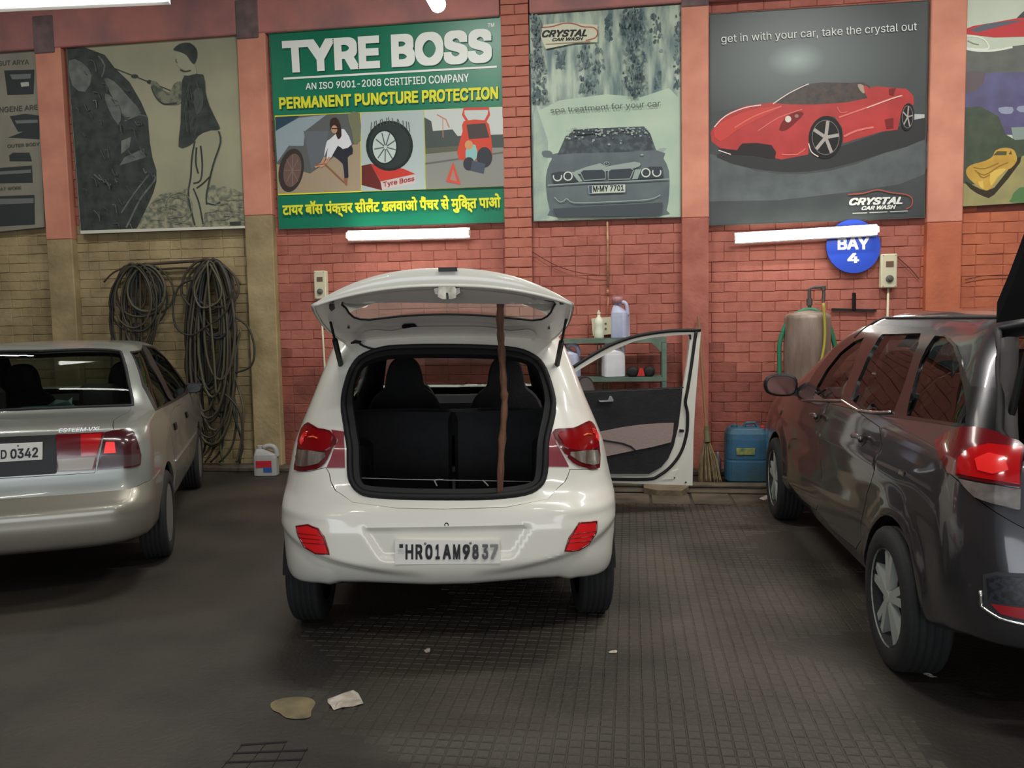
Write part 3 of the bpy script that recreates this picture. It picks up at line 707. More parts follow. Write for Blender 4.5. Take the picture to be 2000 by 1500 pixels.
hi_ = ' टायर बॉस पंक्चर सीलैंट डलवाओ पैंचर से मुिक्त पाओ'.strip()
try: p.text('lettering', hi_, q2([(160, 1232), (1492, 1180), (1497, 1290), (163, 1336)]), yel, fn='hi', bold=.02)
except Exception: pass
p.done()

# waterfall poster
q3 = lambda pts: K(1000, 0, 3.262, pts)
fall = mat('waterfall', (94, 118, 118), .5, c2=(176, 192, 172), scale=4.5, stretch=(2.2, 1, .45), lo=.40, hi=.62, detail=9)
e, p = poster('poster', q3([(110, 97), (1077, 28), (1078, 1385), (137, 1412)]), fall, 'pale green waterfall poster with a grey saloon car seen from the front')
darkg = mat('waterfall_mid', (76, 98, 102), .5)
mist = mat('mist', (182, 200, 176), .5, c2=(166, 188, 168), scale=2.5)
p.poly('picture', q3([(137, 720), (300, 640), (600, 600), (820, 620), (1000, 560), (1078, 640), (1078, 1380), (137, 1405)]), mist)
darkf = mat('waterfall_dark', (58, 80, 86), .5, c2=(120, 142, 138), scale=9, stretch=(2, 1, .7), lo=.42, hi=.66, detail=9)
for pts, k in (([(112, 100), (185, 95), (185, 300), (225, 470), (215, 640), (130, 660)], 190), ([(430, 300), (560, 280), (580, 420), (540, 560), (440, 600), (420, 450)], 100), ([(720, 60), (845, 52), (850, 300), (835, 600), (770, 620), (720, 520), (740, 320), (680, 220)], 260), ([(590, 90), (640, 90), (640, 260), (600, 260)], 40), ([(280, 320), (340, 340), (330, 440), (280, 420)], 40), ([(880, 90), (960, 90), (950, 330), (890, 330)], 40), ([(900, 440), (950, 440), (950, 560), (900, 560)], 24), ([(1030, 60), (1078, 60), (1078, 560), (1040, 560)], 50)):
    A = np.array(pts)
    while k > 0:
        c = A.min(0)+rng.random(2)*(A.max(0)-A.min(0)); 
        if not inpoly([c], A+rng.normal(0, 14, 2))[0]: k -= .3; continue
        k -= 1; a = q3([tuple(c)])[0]; rx, ry = rng.uniform(1.2, 3.6), rng.uniform(2, 7); p.poly('picture', [(a[0]+rx*math.cos(t)*rng.uniform(.6, 1.2), a[1]+ry*math.sin(t)*rng.uniform(.6, 1.2)) for t in np.linspace(0, 5.4, 7)], darkf if k % 3 else darkg)
    p.k = 2
p.poly('picture', q3([(137, 720), (160, 690), (230, 900), (225, 1120), (240, 1395), (137, 1405)]), mat('mist_dark', (140, 160, 152), .5, c2=(170, 188, 168), scale=5), 0)
carg = mat('print_car', (98, 110, 112), .5, c2=(84, 96, 100), scale=5); carl = C('print_car_light', (150, 164, 158)); cardk = C('print_car_dark', (58, 66, 72))
p.poly('picture', q3([(192, 965), (240, 960), (262, 985), (250, 1005), (200, 1000)]), carg, 2); p.poly('picture', q3([(990, 945), (940, 945), (922, 965), (935, 985)]), mat('mirror_pale', (150, 166, 156), .5), 2)
p.poly('picture', q3([(215, 1180), (225, 1080), (255, 1010), (290, 975), (915, 955), (965, 1010), (1000, 1090), (1002, 1230), (985, 1340), (950, 1375), (290, 1385), (240, 1340)]), carg, 2)
p.poly('picture', q3([(290, 985), (340, 870), (395, 832), (600, 815), (840, 805), (880, 850), (918, 955), (700, 970), (450, 975)]), mat('print_glass', (52, 60, 66), .5, c2=(90, 104, 106), scale=14, lo=.45, hi=.7), 0)
for k in range(110):
    a = q3([(rng.uniform(350, 880), 815+abs(rng.normal(0, 38)))])[0]; r_ = rng.uniform(.6, 2.2); p.poly('picture', [(a[0]+r_*1.5*math.cos(t), a[1]+r_*math.sin(t)) for t in np.linspace(0, 5.2, 6)], carl)
p.k = 60
p.poly('picture', q3([(390, 828), (550, 815), (545, 850), (400, 862)]), cardk)
p.poly('picture', q3([(400, 1090), (560, 1040), (600, 1060), (780, 1030), (820, 1050), (770, 1075), (605, 1090), (440, 1110)]), carl, 2)
p.poly('picture', q3([(375, 1095), (410, 1095), (450, 1155), (425, 1160)]), carl); p.poly('picture', q3([(785, 1080), (825, 1078), (800, 1140), (765, 1142)]), carl)
for s in ([(250, 1105), (300, 1092), (370, 1095), (425, 1158), (262, 1168)], [(955, 1062), (880, 1062), (830, 1080), (800, 1140), (965, 1132)]): p.poly('picture', q3(s), cardk)
for c, a0, a1 in (((290, 1125), -20, 200), ((357, 1122), 0, 360), ((853, 1100), 0, 360), ((922, 1097), -30, 210)): p.ring('picture', q3([c])[0], 8, 8, 2.4, C('lamp_ring', (206, 214, 204)), a0, a1)
for s in ([(435, 1100), (455, 1082), (575, 1078), (595, 1095), (595, 1140), (460, 1150)], [(612, 1095), (630, 1078), (755, 1070), (775, 1085), (750, 1140), (615, 1145)]):
    p.poly('picture', q3(s), cardk); p.line('picture', q3(s), 1.8, carl, closed=True)
p.ell('picture', q3([(603, 1043)])[0], 5, 3.6, cardk); p.ring('picture', q3([(603, 1043)])[0], 5, 3.6, 1.2, carl); p.poly('picture', q3([(596, 1043), (603, 1037), (603, 1043)]), carl); p.poly('picture', q3([(603, 1043), (610, 1043), (603, 1049)]), carl)
p.line('picture', q3([(228, 1180), (440, 1165), (600, 1160), (800, 1152), (1000, 1140)]), 2, carl, 3)
p.line('picture', q3([(270, 1255), (300, 1285), (330, 1280), (350, 1265), (400, 1292), (620, 1285), (860, 1272), (930, 1250), (945, 1240)]), 1.8, carl, 3)
p.poly('picture', q3([(260, 1330), (600, 1310), (960, 1290), (950, 1375), (290, 1385)]), C('print_shadow', (70, 78, 84)))
p.poly('picture', q3([(487, 1182), (722, 1175), (722, 1225), (490, 1235)]), C('print_plate', (190, 200, 186)))
p.poly('picture', q3([(490, 1184), (510, 1183), (510, 1232), (492, 1233)]), C('plate_blue', (70, 84, 110)))
p.text('lettering', 'M·MY 7701', q3([(516, 1184), (712, 1178), (712, 1215), (518, 1224)]), ink, bold=.02)
p.poly('picture', q3([(182, 160), (330, 142), (545, 158), (545, 268), (400, 275), (215, 312), (185, 240)]), C('logo_cream', (206, 206, 180)))
lred = C('logo_red', (170, 84, 66))
p.text('lettering', 'CRYSTAL', q3([(190, 192), (478, 186), (478, 232), (190, 240)]), ink, bold=.035, shear=.35)
p.text('lettering', 'CAR WASH', q3([(256, 242), (455, 234), (455, 256), (256, 264)]), ink, bold=.03, shear=.35)
for o, s in ((0, [(185, 175), (260, 168), (330, 148), (400, 152), (450, 170), (520, 175), (545, 205), (530, 240), (470, 258)]),): p.line('lettering', q3(s), 2, lred, 3)
p.line('lettering', q3([(215, 282), (500, 264)]), 2, C('logo_tan', (160, 136, 110)))
p.text('lettering', 'spa treatment for your car', q3([(243, 688), (945, 636), (945, 688), (246, 726)]), C('text_grey', (84, 92, 84)), bold=-.005)
p.done()

# red sports car poster
def glow_mat(name, c, c2, cen, rad):
    m = mat(name, c, .45); nt = m.node_tree; tc = nt.nodes.new('ShaderNodeTexCoord'); mp = nt.nodes.new('ShaderNodeMapping'); g = nt.nodes.new('ShaderNodeTexGradient'); g.gradient_type = 'SPHERICAL'; r = nt.nodes.new('ShaderNodeValToRGB')
    mp.vector_type = 'POINT'; mp.inputs['Scale'].default_value = (1/rad[0], 0, 1/rad[1]); mp.inputs['Location'].default_value = (-cen[0]/rad[0], 0, -cen[2]/rad[1])
    r.color_ramp.elements[0].color = lin(c); r.color_ramp.elements[1].color = lin(c2); e_ = r.color_ramp.elements.new(.75); e_.color = lin([a*.6+b*.4 for a, b in zip(c, c2)])
    nt.links.new(tc.outputs['Object'], mp.inputs[0]); nt.links.new(mp.outputs[0], g.inputs[0]); nt.links.new(g.outputs['Fac'], r.inputs[0]); nt.links.new(r.outputs[0], nt.nodes['Principled BSDF'].inputs['Base Color']); return m
q4 = lambda pts: K(1340, 0, 3.0, pts)
e, p = poster('poster', q4([(138, 84), (1422, 4), (1396, 1276), (134, 1322)]), glow_mat('poster_slate', (62, 68, 68), (150, 166, 160), onY(q4([(645, 350)])[0], WALL-.05)-onY(q4([(134, 1322)])[0], WALL-.05), (1.05, .62)), 'dark grey poster of a red open sports car')
glow = [mat('glow%d' % i, c, .45, c2=d, scale=30) for i, (c, d) in enumerate((((80, 88, 88), (72, 80, 80)), ((92, 102, 100), (84, 94, 92)), ((112, 126, 122), (102, 114, 112)), ((136, 152, 146), (126, 142, 138))))]
p.poly('picture', q4([(134, 900), (136, 660), (450, 610), (1400, 560), (1396, 1270), (134, 1318)]), mat('road_dark', (66, 72, 72), .45, c2=(54, 60, 60), scale=3))
p.poly('picture', q4([(134, 900), (400, 1000), (700, 1020), (1000, 960), (1398, 820), (1396, 1020), (1000, 1120), (134, 1180)]), mat('road_light', (88, 96, 96), .45, c2=(74, 82, 82), scale=6), 2)
p.poly('picture', q4([(1335, 668), (1397, 670), (1397, 708), (1338, 706)]), C('sign_white', (180, 186, 178)))
p.poly('picture', q4([(180, 905), (380, 880), (700, 900), (900, 860), (1250, 740), (1398, 690), (1398, 815), (1150, 900), (850, 985), (600, 1010), (350, 980), (220, 940)]), mat('road_shadow', (36, 38, 38), .5), 2)
fr = mat('print_red', (186, 50, 46), .45, c2=(166, 40, 38), scale=5); frd = C('print_red_dark', (120, 34, 34)); frl = C('print_red_light', (218, 116, 104)); hl = C('print_highlight', (226, 210, 200))
p.poly('picture', q4([(142, 775), (190, 705), (260, 655), (350, 620), (470, 605), (520, 598), (620, 610), (760, 610), (920, 600), (1040, 555), (1050, 520), (1120, 505), (1215, 515), (1290, 520), (1332, 560), (1335, 610), (1310, 625), (1270, 650), (1252, 700), (1240, 760), (1150, 770), (920, 840), (915, 750), (870, 685), (800, 680), (750, 720), (725, 800), (715, 905), (560, 935), (400, 900), (300, 880), (200, 868), (150, 830)]), fr)
p.poly('picture', q4([(520, 605), (600, 545), (690, 495), (800, 482), (960, 485), (1040, 482), (1075, 505), (1085, 545), (1060, 575), (940, 600), (760, 612), (620, 612)]), mat('print_cabin', (46, 44, 42), .45, c2=(78, 62, 54), scale=16))
p.line('picture', q4([(510, 608), (600, 548), (690, 503), (720, 492)]), 1.8, hl, 3); p.poly('picture', q4([(1005, 495), (1040, 500), (1045, 548), (1020, 530)]), C('head_rest', (170, 150, 130)), 2)
p.poly('picture', q4([(1040, 510), (1060, 505), (1090, 545), (1060, 570)]), fr, 2)
p.poly('picture', q4([(190, 868), (300, 880), (330, 840), (500, 850), (520, 930), (400, 912), (250, 905), (205, 890)]), C('grille_dark', (44, 38, 38)), 2)
p.poly('picture', q4([(160, 760), (260, 690), (400, 640), (560, 625), (420, 700), (300, 760), (200, 830)]), C('bonnet', (196, 72, 64)), 2)
p.line('picture', q4([(165, 745), (230, 680), (340, 632), (440, 615)]), 2, hl, 3); p.line('picture', q4([(285, 748), (400, 680), (560, 622)]), 2.2, frl, 3); p.line('picture', q4([(420, 768), (540, 690), (680, 640)]), 1.8, frl, 3)
p.poly('picture', q4([(545, 760), (580, 690), (650, 655), (690, 665), (650, 710), (590, 760)]), frd, 2); p.ell('picture', q4([(598, 698)])[0], 6, 6.5, C('headlamp', (214, 210, 196))); p.ell('picture', q4([(648, 680)])[0], 4, 3.5, C('headlamp2', (150, 120, 110)))
p.line('picture', q4([(895, 688), (1060, 630), (1200, 578), (1270, 560)]), 3, frl, 3); p.line('picture', q4([(1060, 632), (1200, 580), (1262, 560)]), 1.4, hl, 3); p.line('picture', q4([(885, 625), (905, 660), (945, 655)]), 1.6, frl, 2)
p.line('picture', q4([(925, 800), (1000, 765), (1100, 745)]), 4, frl, 2); p.poly('picture', q4([(1165, 700), (1215, 690), (1215, 750), (1175, 755)]), frd); p.poly('picture', q4([(1190, 520), (1230, 515), (1215, 560), (1190, 552)]), frd)
p.line('picture', q4([(560, 905), (650, 905), (700, 870)]), 2, frl, 2); p.line('picture', q4([(190, 880), (262, 905)]), 2, hl)
for c, rx, ry in (((818, 805), 33, 42), ((1298, 685), 13, 27)):
    cc = q4([c])[0]; p.ell('picture', cc, rx, ry, C('wheel_black', (28, 28, 28)), tilt=.1); p.ring('picture', cc, rx*.8, ry*.8, 1.5, C('wheel_rim', (110, 104, 100)))
    for k in range(5):
        a = k*1.2566-1.4; p.line('picture', [cc, (cc[0]+rx*.78*math.cos(a), cc[1]+ry*.78*math.sin(a))], rx*.2, C('wheel_spoke', (166, 160, 154)))
    p.ell('picture', cc, rx*.15, ry*.15, C('wheel_spoke', (166, 160, 154)))
p.line('picture', q4([(718, 840), (735, 890), (775, 918)]), 2, hl, 3)
p.text('lettering', 'get in with your car, take the crystal out', q4([(205, 204), (1352, 128), (1352, 190), (207, 262)]), C('slogan', (222, 226, 218)), bold=.0)
p.text('lettering', 'CRYSTAL', q4([(955, 1160), (1268, 1152), (1268, 1196), (955, 1204)]), C('slogan', (222, 226, 218)), bold=.035, shear=.35)
p.text('lettering', 'CAR WASH', q4([(1028, 1208), (1230, 1200), (1230, 1224), (1028, 1232)]), C('slogan', (222, 226, 218)), bold=.03, shear=.35)
p.line('lettering', q4([(950, 1140), (1040, 1132), (1120, 1112), (1200, 1128), (1290, 1140), (1325, 1165), (1320, 1205), (1290, 1225)]), 2.2, lred, 3)
p.line('lettering', q4([(975, 1250), (1060, 1247)]), 1.6, pale); p.line('lettering', q4([(1075, 1246), (1180, 1241)]), 1.6, pale); p.line('lettering', q4([(1195, 1240), (1300, 1236)]), 1.6, pale)
p.done()

# right hand poster
q5 = lambda pts: K(1860, 0, 3.657, pts)
e, p = poster('poster', q5([(80, -150), (1100, -230), (1080, 1415), (44, 1478)]), mat('poster_sky', (200, 212, 190), .5, c2=(188, 200, 180), scale=2), 'poster at the right edge with a red bonnet above and a yellow vintage car below')
p.poly('picture', q5([(78, 335), (260, 360), (430, 330), (1080, 250), (1080, 620), (62, 660)]), mat('print_bumper', (88, 92, 86), .5, c2=(100, 106, 98), scale=8))
p.poly('picture', q5([(74, 215), (150, 185), (300, 160), (460, 130), (1080, 60), (1080, 270), (500, 262), (300, 268), (76, 240)]), C('bonnet_red', (196, 60, 62))); p.poly('picture', q5([(120, 215), (240, 170), (400, 150), (512, 145), (300, 200), (180, 232)]), C('bonnet_shade', (96, 100, 110)))
p.poly('picture', q5([(460, 128), (520, 70), (600, 40), (1080, 0), (1080, 90)]), C('print_screen', (70, 76, 74)))
p.line('picture', q5([(80, 258), (160, 260), (215, 275), (245, 300), (262, 335), (240, 352), (160, 350), (90, 340)]), 3, C('lamp_line', (226, 232, 218)), 3); p.line('picture', q5([(80, 345), (180, 362), (300, 360), (430, 336)]), 4, C('lamp_line', (226, 232, 218)), 3); p.line('picture', q5([(110, 290), (150, 310), (190, 318)]), 2, C('lamp_dim', (140, 144, 126)), 3)
p.poly('picture', q5([(66, 560), (250, 520), (512, 515), (1080, 480), (1080, 1000), (400, 960), (60, 980)]), mat('print_violet', (84, 78, 112), .5, c2=(96, 96, 136), scale=5))
p.poly('picture', q5([(64, 520), (240, 520), (180, 640), (66, 660)]), mat('violet_soft', (96, 84, 88), .5), 2)
p.poly('picture', q5([(330, 770), (430, 765), (425, 810), (350, 810)]), C('cloud', (150, 156, 180)), 2); p.poly('picture', q5([(470, 760), (620, 750), (620, 800), (480, 800)]), C('cloud', (150, 156, 180)), 2)
p.poly('picture', q5([(420, 910), (700, 900), (1080, 880), (1080, 1150), (440, 1010)]), C('lake', (140, 156, 148)))
p.poly('picture', q5([(58, 770), (200, 760), (330, 830), (380, 960), (450, 1000), (700, 980), (1080, 1000), (1075, 1300), (48, 1330)]), mat('print_trees', (60, 74, 60), .5, c2=(74, 86, 66), scale=9))
p.poly('picture', q5([(46, 1300), (120, 1320), (300, 1300), (430, 1150), (512, 1110), (1075, 1090), (1070, 1420), (44, 1475)]), mat('print_field', (166, 158, 104), .5, c2=(150, 146, 100), scale=6))
p.poly('picture', q5([(420, 1420), (480, 1340), (700, 1330), (700, 1440), (430, 1448)]), C('bush', (92, 130, 84)), 2)
p.poly('picture', q5([(90, 1290), (200, 1350), (300, 1340), (460, 1130), (485, 1160), (300, 1390), (230, 1405), (130, 1350)]), C('car_shadow', (60, 54, 40)), 2)
yc = mat('print_yellow', (206, 168, 72), .5, c2=(190, 150, 62), scale=7)
p.poly('picture', q5([(98, 1220), (130, 1180), (230, 1150), (285, 1120), (310, 1075), (370, 1055), (430, 1065), (455, 1100), (460, 1150), (420, 1200), (385, 1215), (330, 1270), (280, 1340), (235, 1360), (170, 1320), (115, 1270)]), yc, 3)
p.poly('picture', q5([(292, 1110), (320, 1080), (390, 1080), (385, 1108)]), C('window_dark', (92, 88, 56))); p.poly('picture', q5([(402, 1100), (420, 1075), (425, 1105)]), C('window_dark', (92, 88, 56)))
for l in ([(150, 1195), (230, 1205), (330, 1165)], [(160, 1215), (230, 1250), (330, 1190), (400, 1160)], [(180, 1230), (220, 1270), (300, 1230)]): p.line('picture', q5(l), 2.2, C('yellow_shade', (150, 116, 50)), 3)
p.poly('picture', q5([(270, 1240), (340, 1205), (385, 1212), (320, 1270), (275, 1330)]), C('yellow_light', (224, 192, 96)), 2); p.poly('picture', q5([(180, 1300), (220, 1290), (225, 1350), (200, 1340)]), C('yellow_light', (224, 192, 96)))
p.done()

# ================================================================ cars
white_paint = mat('white_paint', (226, 224, 212), .28, coat=.8, spec=.5)
gate_lit_white = mat('gate_inner_lit_white', (238, 230, 222), .38, coat=.3)  # car's white lightened and warmed, putting bounced light into the tailgate's underside
silver_paint = mat('silver_paint', (150, 154, 148), .32, metal=.55, coat=.7)
bump_reflect = mat('silver_bumper_reflecting', (146, 142, 130), .34, metal=.45, coat=.6)  # silver with a brownish reflection mixed into the bumper colour
grey_paint = mat('dark_grey_paint', (60, 59, 62), .28, metal=.55, coat=1.)
trim_blk = mat('interior_black', (20, 20, 22), .8, c2=(28, 28, 31), scale=12, bump=.2, bscale=60)
trim_gry = mat('interior_grey', (72, 68, 66), .8, bump=.2, bscale=60)
trim_bge = mat('insert_beige', (150, 132, 126), .8, bump=.15, bscale=80)
gl_clear = glass('car_glass', (205, 215, 212), .03); gl_dark = glass('tinted_glass', (120, 128, 124), .05); gl_dim = glass('dim_glass', (64, 72, 66), .06)
red_lens = mat('red_lens', (178, 14, 18), .15, coat=1.); red_dark = mat('dark_red_lens', (96, 12, 20), .18, coat=1.); maroon = mat('maroon_panel', (128, 24, 40), .3, coat=.6)
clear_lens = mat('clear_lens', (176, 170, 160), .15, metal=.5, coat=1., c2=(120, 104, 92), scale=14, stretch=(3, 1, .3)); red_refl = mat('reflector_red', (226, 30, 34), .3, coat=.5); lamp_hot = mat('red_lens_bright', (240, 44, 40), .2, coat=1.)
glint_amber = mat('amber_glint', (230, 96, 40), .2, coat=1.)
plate_m = mat('plate_white', (226, 224, 216), .4); plate_ink = mat('plate_black', (26, 26, 28), .5)
under_m = mat('underbody', (16, 16, 16), .9)

def slab(name, outer, holes, n, q, d, m, par, label=None, smooth=False):
    """outline and holes in pixels on the plane (n, q); d: thickness vector"""
    from mathutils.geometry import tessellate_polygon
    L = [outer]+list(holes); W = [[Vector(onplane(p, n, q)) for p in l] for l in L]; nn = Vector(n).normalized(); e = nn.orthogonal().normalized(); g = nn.cross(e)
    flat = [[Vector((v.dot(e), v.dot(g), 0)) for v in l] for l in W]; T = tessellate_polygon(flat); V = [v for l in W for v in l]; N = len(V); D = Vector(d)
    f = [tuple(t) for t in T]+[tuple(N+i for i in reversed(t)) for t in T]; k = 0
    for l in W:
        m_ = len(l); f += [(k+i, k+(i+1) % m_, N+k+(i+1) % m_, N+k+i) for i in range(m_)]; k += m_
    o = link(name, V+[v+D for v in V], f, m, par, label=label)
    bm = bmesh.new(); bm.from_mesh(o.data); bmesh.ops.recalc_face_normals(bm, faces=bm.faces); bm.to_mesh(o.data); bm.free()
    return o
def wheel(par, x, y, r, w, sg, rim='steel', spokes=5, name='wheel', z0=None, steer=0.):
    """tyre with a rim: children tyre and rim under the wheel"""
    ax = (sg, 0, 0); c = (x, y, (z0 if z0 is not None else r)); e = bpy.data.objects.new(name, None); COL.objects.link(e); e.parent = par; e.location = c; e.rotation_euler = (0, 0, steer); e.empty_display_size = .05
    rr = r*.68; h = w/2; mb = MB()
    prof = [(rr*.98, -h*.9), (rr+.02, -h), (r-.03, -h), (r-.008, -h*.86)]
    k = 5
    for i in range(k):
        a = -h*.8+i*(1.6*h/k); b = a+1.6*h/k; prof += [(r, a+.002), (r, b-.007), (r-.006, b-.005), (r-.006, b)]
    prof += [(r-.008, h*.86), (r-.03, h), (rr+.02, h), (rr*.98, h*.86), (rr*.9, h*.5), (rr*.9, -h*.5)]
    mb.lathe(prof, (0, 0, 0), ax, 40); mb.f = mb.f[:-2]; mb.build('tyre', tyre_m, e, world=False, smooth=True)
    for f in e.children[-1].data.polygons: pass
    mb = MB()
    if rim == 'alloy':
        mb.lathe([(rr*.99, h*.9), (rr*.99, h*.75), (rr*.86, h*.3), (rr*.86, -h*.6), (rr*.88, -h*.6), (rr*.9, h*.3), (rr*1.0, h*.7), (rr*1.01, h*.92)], (0, 0, 0), ax, 36); mb.f = mb.f[:-2]
        mb.lathe([(.001, h*.86), (rr*.12, h*.86), (rr*.2, h*.78), (rr*.22, h*.4)], (0, 0, 0), ax, 20)
        X = Vector(ax); 
        for s in range(spokes):
            a = 2*math.pi*s/spokes+.3
            for da, ww in ((-.17, .08), (.17, .08)):
                dI = Vector((0, math.cos(a), math.sin(a))); dO = Vector((0, math.cos(a+da), math.sin(a+da))); tI = X.cross(dI); tO = X.cross(dO)
                P = [dI*rr*.14+X*h*.84-tI*rr*ww, dI*rr*.14+X*h*.84+tI*rr*ww, dO*rr*.95+X*h*.8+tO*rr*ww, dO*rr*.95+X*h*.8-tO*rr*ww]; mb.prism(P, -X*h*.35)
    else:
        mb.lathe([(rr*.99, h*.9), (rr*.99, h*.78), (rr*.85, h*.55), (rr*.6, h*.5), (rr*.55, h*.72), (rr*.3, h*.78), (rr*.25, h*.9), (.001, h*.92)], (0, 0, 0), ax, 36)
        X = Vector(ax)
        for s in range(8):
            a = 2*math.pi*s/8; d = Vector((0, math.cos(a), math.sin(a))); t = X.cross(d); mb.prism([d*rr*.62+X*h*.6-t*rr*.07, d*rr*.62+X*h*.6+t*rr*.07, d*rr*.9+X*h*.72+t*rr*.1, d*rr*.9+X*h*.72-t*rr*.1], X*h*.12)
    mb.build('rim', alloy if rim == 'alloy' else mat('wheel_cover', (128, 130, 126), .45, metal=.4), e, world=False, smooth=False)
    MB().lathe([(rr*.5, -h*.3), (rr*.5, h*.1), (.001, h*.12)], (0, 0, 0), ax, 20).build('brake_disc', mat('brake_disc', (50, 48, 46), .6, metal=.5), e, world=False)
    return e
def seat(par, name, x, y, z, w, top, m, head=True, depth=.14):
    mb = MB(); pr = []
    prof = [(-w/2, 0), (-w/2, .30*top), (-w/2*.97, .55*top), (-w/2*.80, .68*top), (-.13, .76*top), (-.115, .86*top), (-.09, .95*top), (-.04, top), (.04, top), (.09, .95*top), (.115, .86*top), (.13, .76*top), (w/2*.80, .68*top), (w/2*.97, .55*top), (w/2, .30*top), (w/2, 0)]
    if not head: prof = [(-w/2, 0), (-w/2, .9*top), (-w/2*.94, top), (w/2*.94, top), (w/2, .9*top), (w/2, 0)]
    prof = spl(prof, 3, False); n = len(prof); v = []
    for dy, s in ((0, .94), (depth*.25, 1.), (depth*.75, 1.), (depth, .94)):
        for a, b in prof: v.append((x+a*s, y+dy+.12*b, z+b*(1 if s == 1 else .985)))
    f = [tuple(range(n)), tuple(range(4*n-1, 3*n-1, -1))]
    for r in range(3):
        for k in range(n): f.append((r*n+k, r*n+n+k, r*n+n+(k+1) % n, r*n+(k+1) % n))
    mb.add(v, f); mb.box((x-w/2+.02, y+depth, z-.12), (x+w/2-.02, y+depth+.48, z+.02), 0, .04)
    return mb.build(name, m, par, world=False)
def arch_liner(par, xc, y, r, sg, zc=.29, depth=.5):
    mb = MB(); n = 16; v = []
    for xx in (abs(xc), abs(xc)-depth):
        for k in range(n+1): a = rd(5+170*k/n); v.append((sg*xx, y+r*math.cos(a), zc+r*math.sin(a)))
    f = [(k, k+1, n+2+k, n+1+k) for k in range(n)]+[tuple(range(n+1, 2*n+2))]
    return mb.add(v, f).build('wheel_arch', under_m, par, world=False)

# ---------------------------------------------------------------- white hatchback
def d_white(P):
    P = P.copy(); x, y, z = P[..., 0], P[..., 1], P[..., 2]; g = 1-np.clip((y-.25)/.55, 0, 1)
    lift = np.clip((.6-z)/.39, 0, 1)*.106*g; ax = np.abs(x); lift = lift*(1-.16*np.clip((ax-.50)/.05, 0, 1)-.14*np.clip((ax-.6)/.1, 0, 1))
    z2 = z+lift; zc = .405+.17*np.clip(ax/.76, 0, 1.1)**2.4
    sm = np.clip((zc-z2)/.045, 0, 1); inset = .045*sm*sm*(3-2*sm)*np.clip(ax/.3-.3, 0, 1)*g
    lo, hi, top, bot = -.39, .38, .597, .46
    f = np.clip((top-z2)/(top-bot), 0, 1); e = .085*f
    rec = np.clip((x-(lo+e))/.03, 0, 1)*np.clip(((hi-e)-x)/.03, 0, 1)*np.clip((top-z2)/.010, 0, 1)*np.clip((z2-bot+.01)/.03, 0, 1)
    ridge = .012*np.exp(-((z2-(.655-.02*(.75-ax)))/.02)**2)*np.clip((ax-.42)/.2, 0, 1)
    Y = y+inset+.018*rec*(y < .5)-ridge*(y < .6)
    P[..., 1] = Y; P[..., 2] = z2
    return P
WF = [(.21, .10, 3.60, .765, .32, .30, .05, .25, .2, .1, 0), (.25, .05, 3.70, .80, .34, .30, .05, .3, .3, .1, 0), (.40, .0, 3.75, .815, .32, .36, .05, .3, .35, .12, 0), (.56, .0, 3.76, .82, .32, .36, .05, .3, .35, .12, 0),
      (.68, .03, 3.74, .815, .32, .36, .05, .3, .35, .12, 0), (.73, .07, 3.70, .805, .30, .34, .05, .3, .35, .12, 0), (.80, .10, 3.60, .79, .26, .32, .05, .3, .35, .12, .0), (.92, .13, 3.25, .765, .24, .30, .05, .2, .3, .1, .01),
      (.99, .16, 2.90, .74, .22, .28, .05, .2, .3, .1, .01), (1.12, .22, 2.62, .685, .2, .24, .04, .16, .25, .1, 0), (1.28, .31, 2.33, .625, .2, .22, .03, .16, .22, .08, 0), (1.41, .40, 2.05, .575, .2, .25, .03, .16, .2, .06, 0),
      (1.46, .48, 1.9, .52, .2, .25, .02, .16, .2, .04, 0), (1.485, .70, 1.7, .40, .15, .2, .02, .1, .15, .02, 0), (1.50, 1.05, 1.35, .02, .01, .1, .0, .01, .02, .0, 0)]
A11 = rd(11)
car = empty('hatchback', (-.92+.60*math.sin(A11), 4.05-.60*math.cos(A11), 0), 'white hatchback with its tailgate propped open and front door swung out', 'car', rot=(0, rd(.6), A11))
W = Shell(WF, car, disp=d_white)
za = lambda pts: K(540, 480, 2.857, pts); zb = lambda pts: K(520, 780, 2.778, pts)
hatch = W.pxs(za([(385, 760), (362, 860), (372, 1000), (388, 1100), (392, 1230), (405, 1320), (450, 1378), (520, 1405), (700, 1418), (960, 1422), (1200, 1418), (1390, 1395), (1475, 1350), (1512, 1280), (1520, 1150), (1532, 1050), (1555, 950), (1556, 860), (1530, 760), (1490, 665), (1430, 605), (1330, 570), (1150, 556), (900, 552), (700, 556), (600, 565), (490, 600), (425, 665)]), 3)
bt = W.pxs(zb([(168, 388), (240, 388), (325, 368), (345, 400), (378, 495), (470, 558), (700, 588), (960, 594), (1300, 584), (1530, 540), (1618, 445), (1645, 378), (1720, 377), (1795, 378)]))
ubR = W.side(.29, .5, 1)[0]; ubL = W.side(.29, .5, -1)[0]
tz = lambda S, z: float(np.interp(z, S.L[:, 0], S.T))
bump = [np.array([ubL, tz(W, .74)])]+[p for p in bt if ubL < p[0] < ubR]+[np.array([ubR, tz(W, .74)]), np.array([ubR, -.2]), np.array([ubL, -.2])]
archR, archL = W.arch(.60, .325, 1), W.arch(.60, .325, -1); archFR, archFL = W.arch(3.02, .325, 1), W.arch(3.02, .325, -1)
fdoor = [(1.55, .30), (2.50, .30), (2.62, .55), (2.60, .93), (2.45, 1.02), (2.10, 1.30), (1.95, 1.375), (1.62, 1.40), (1.50, 1.0), (1.50, .5)]
rdoor = [(1.46, .5), (1.46, .95), (1.57, 1.39), (1.0, 1.36), (.86, 1.15), (.80, .95), (1.0, .72), (1.02, .5), (1.10, .30), (1.48, .30)]
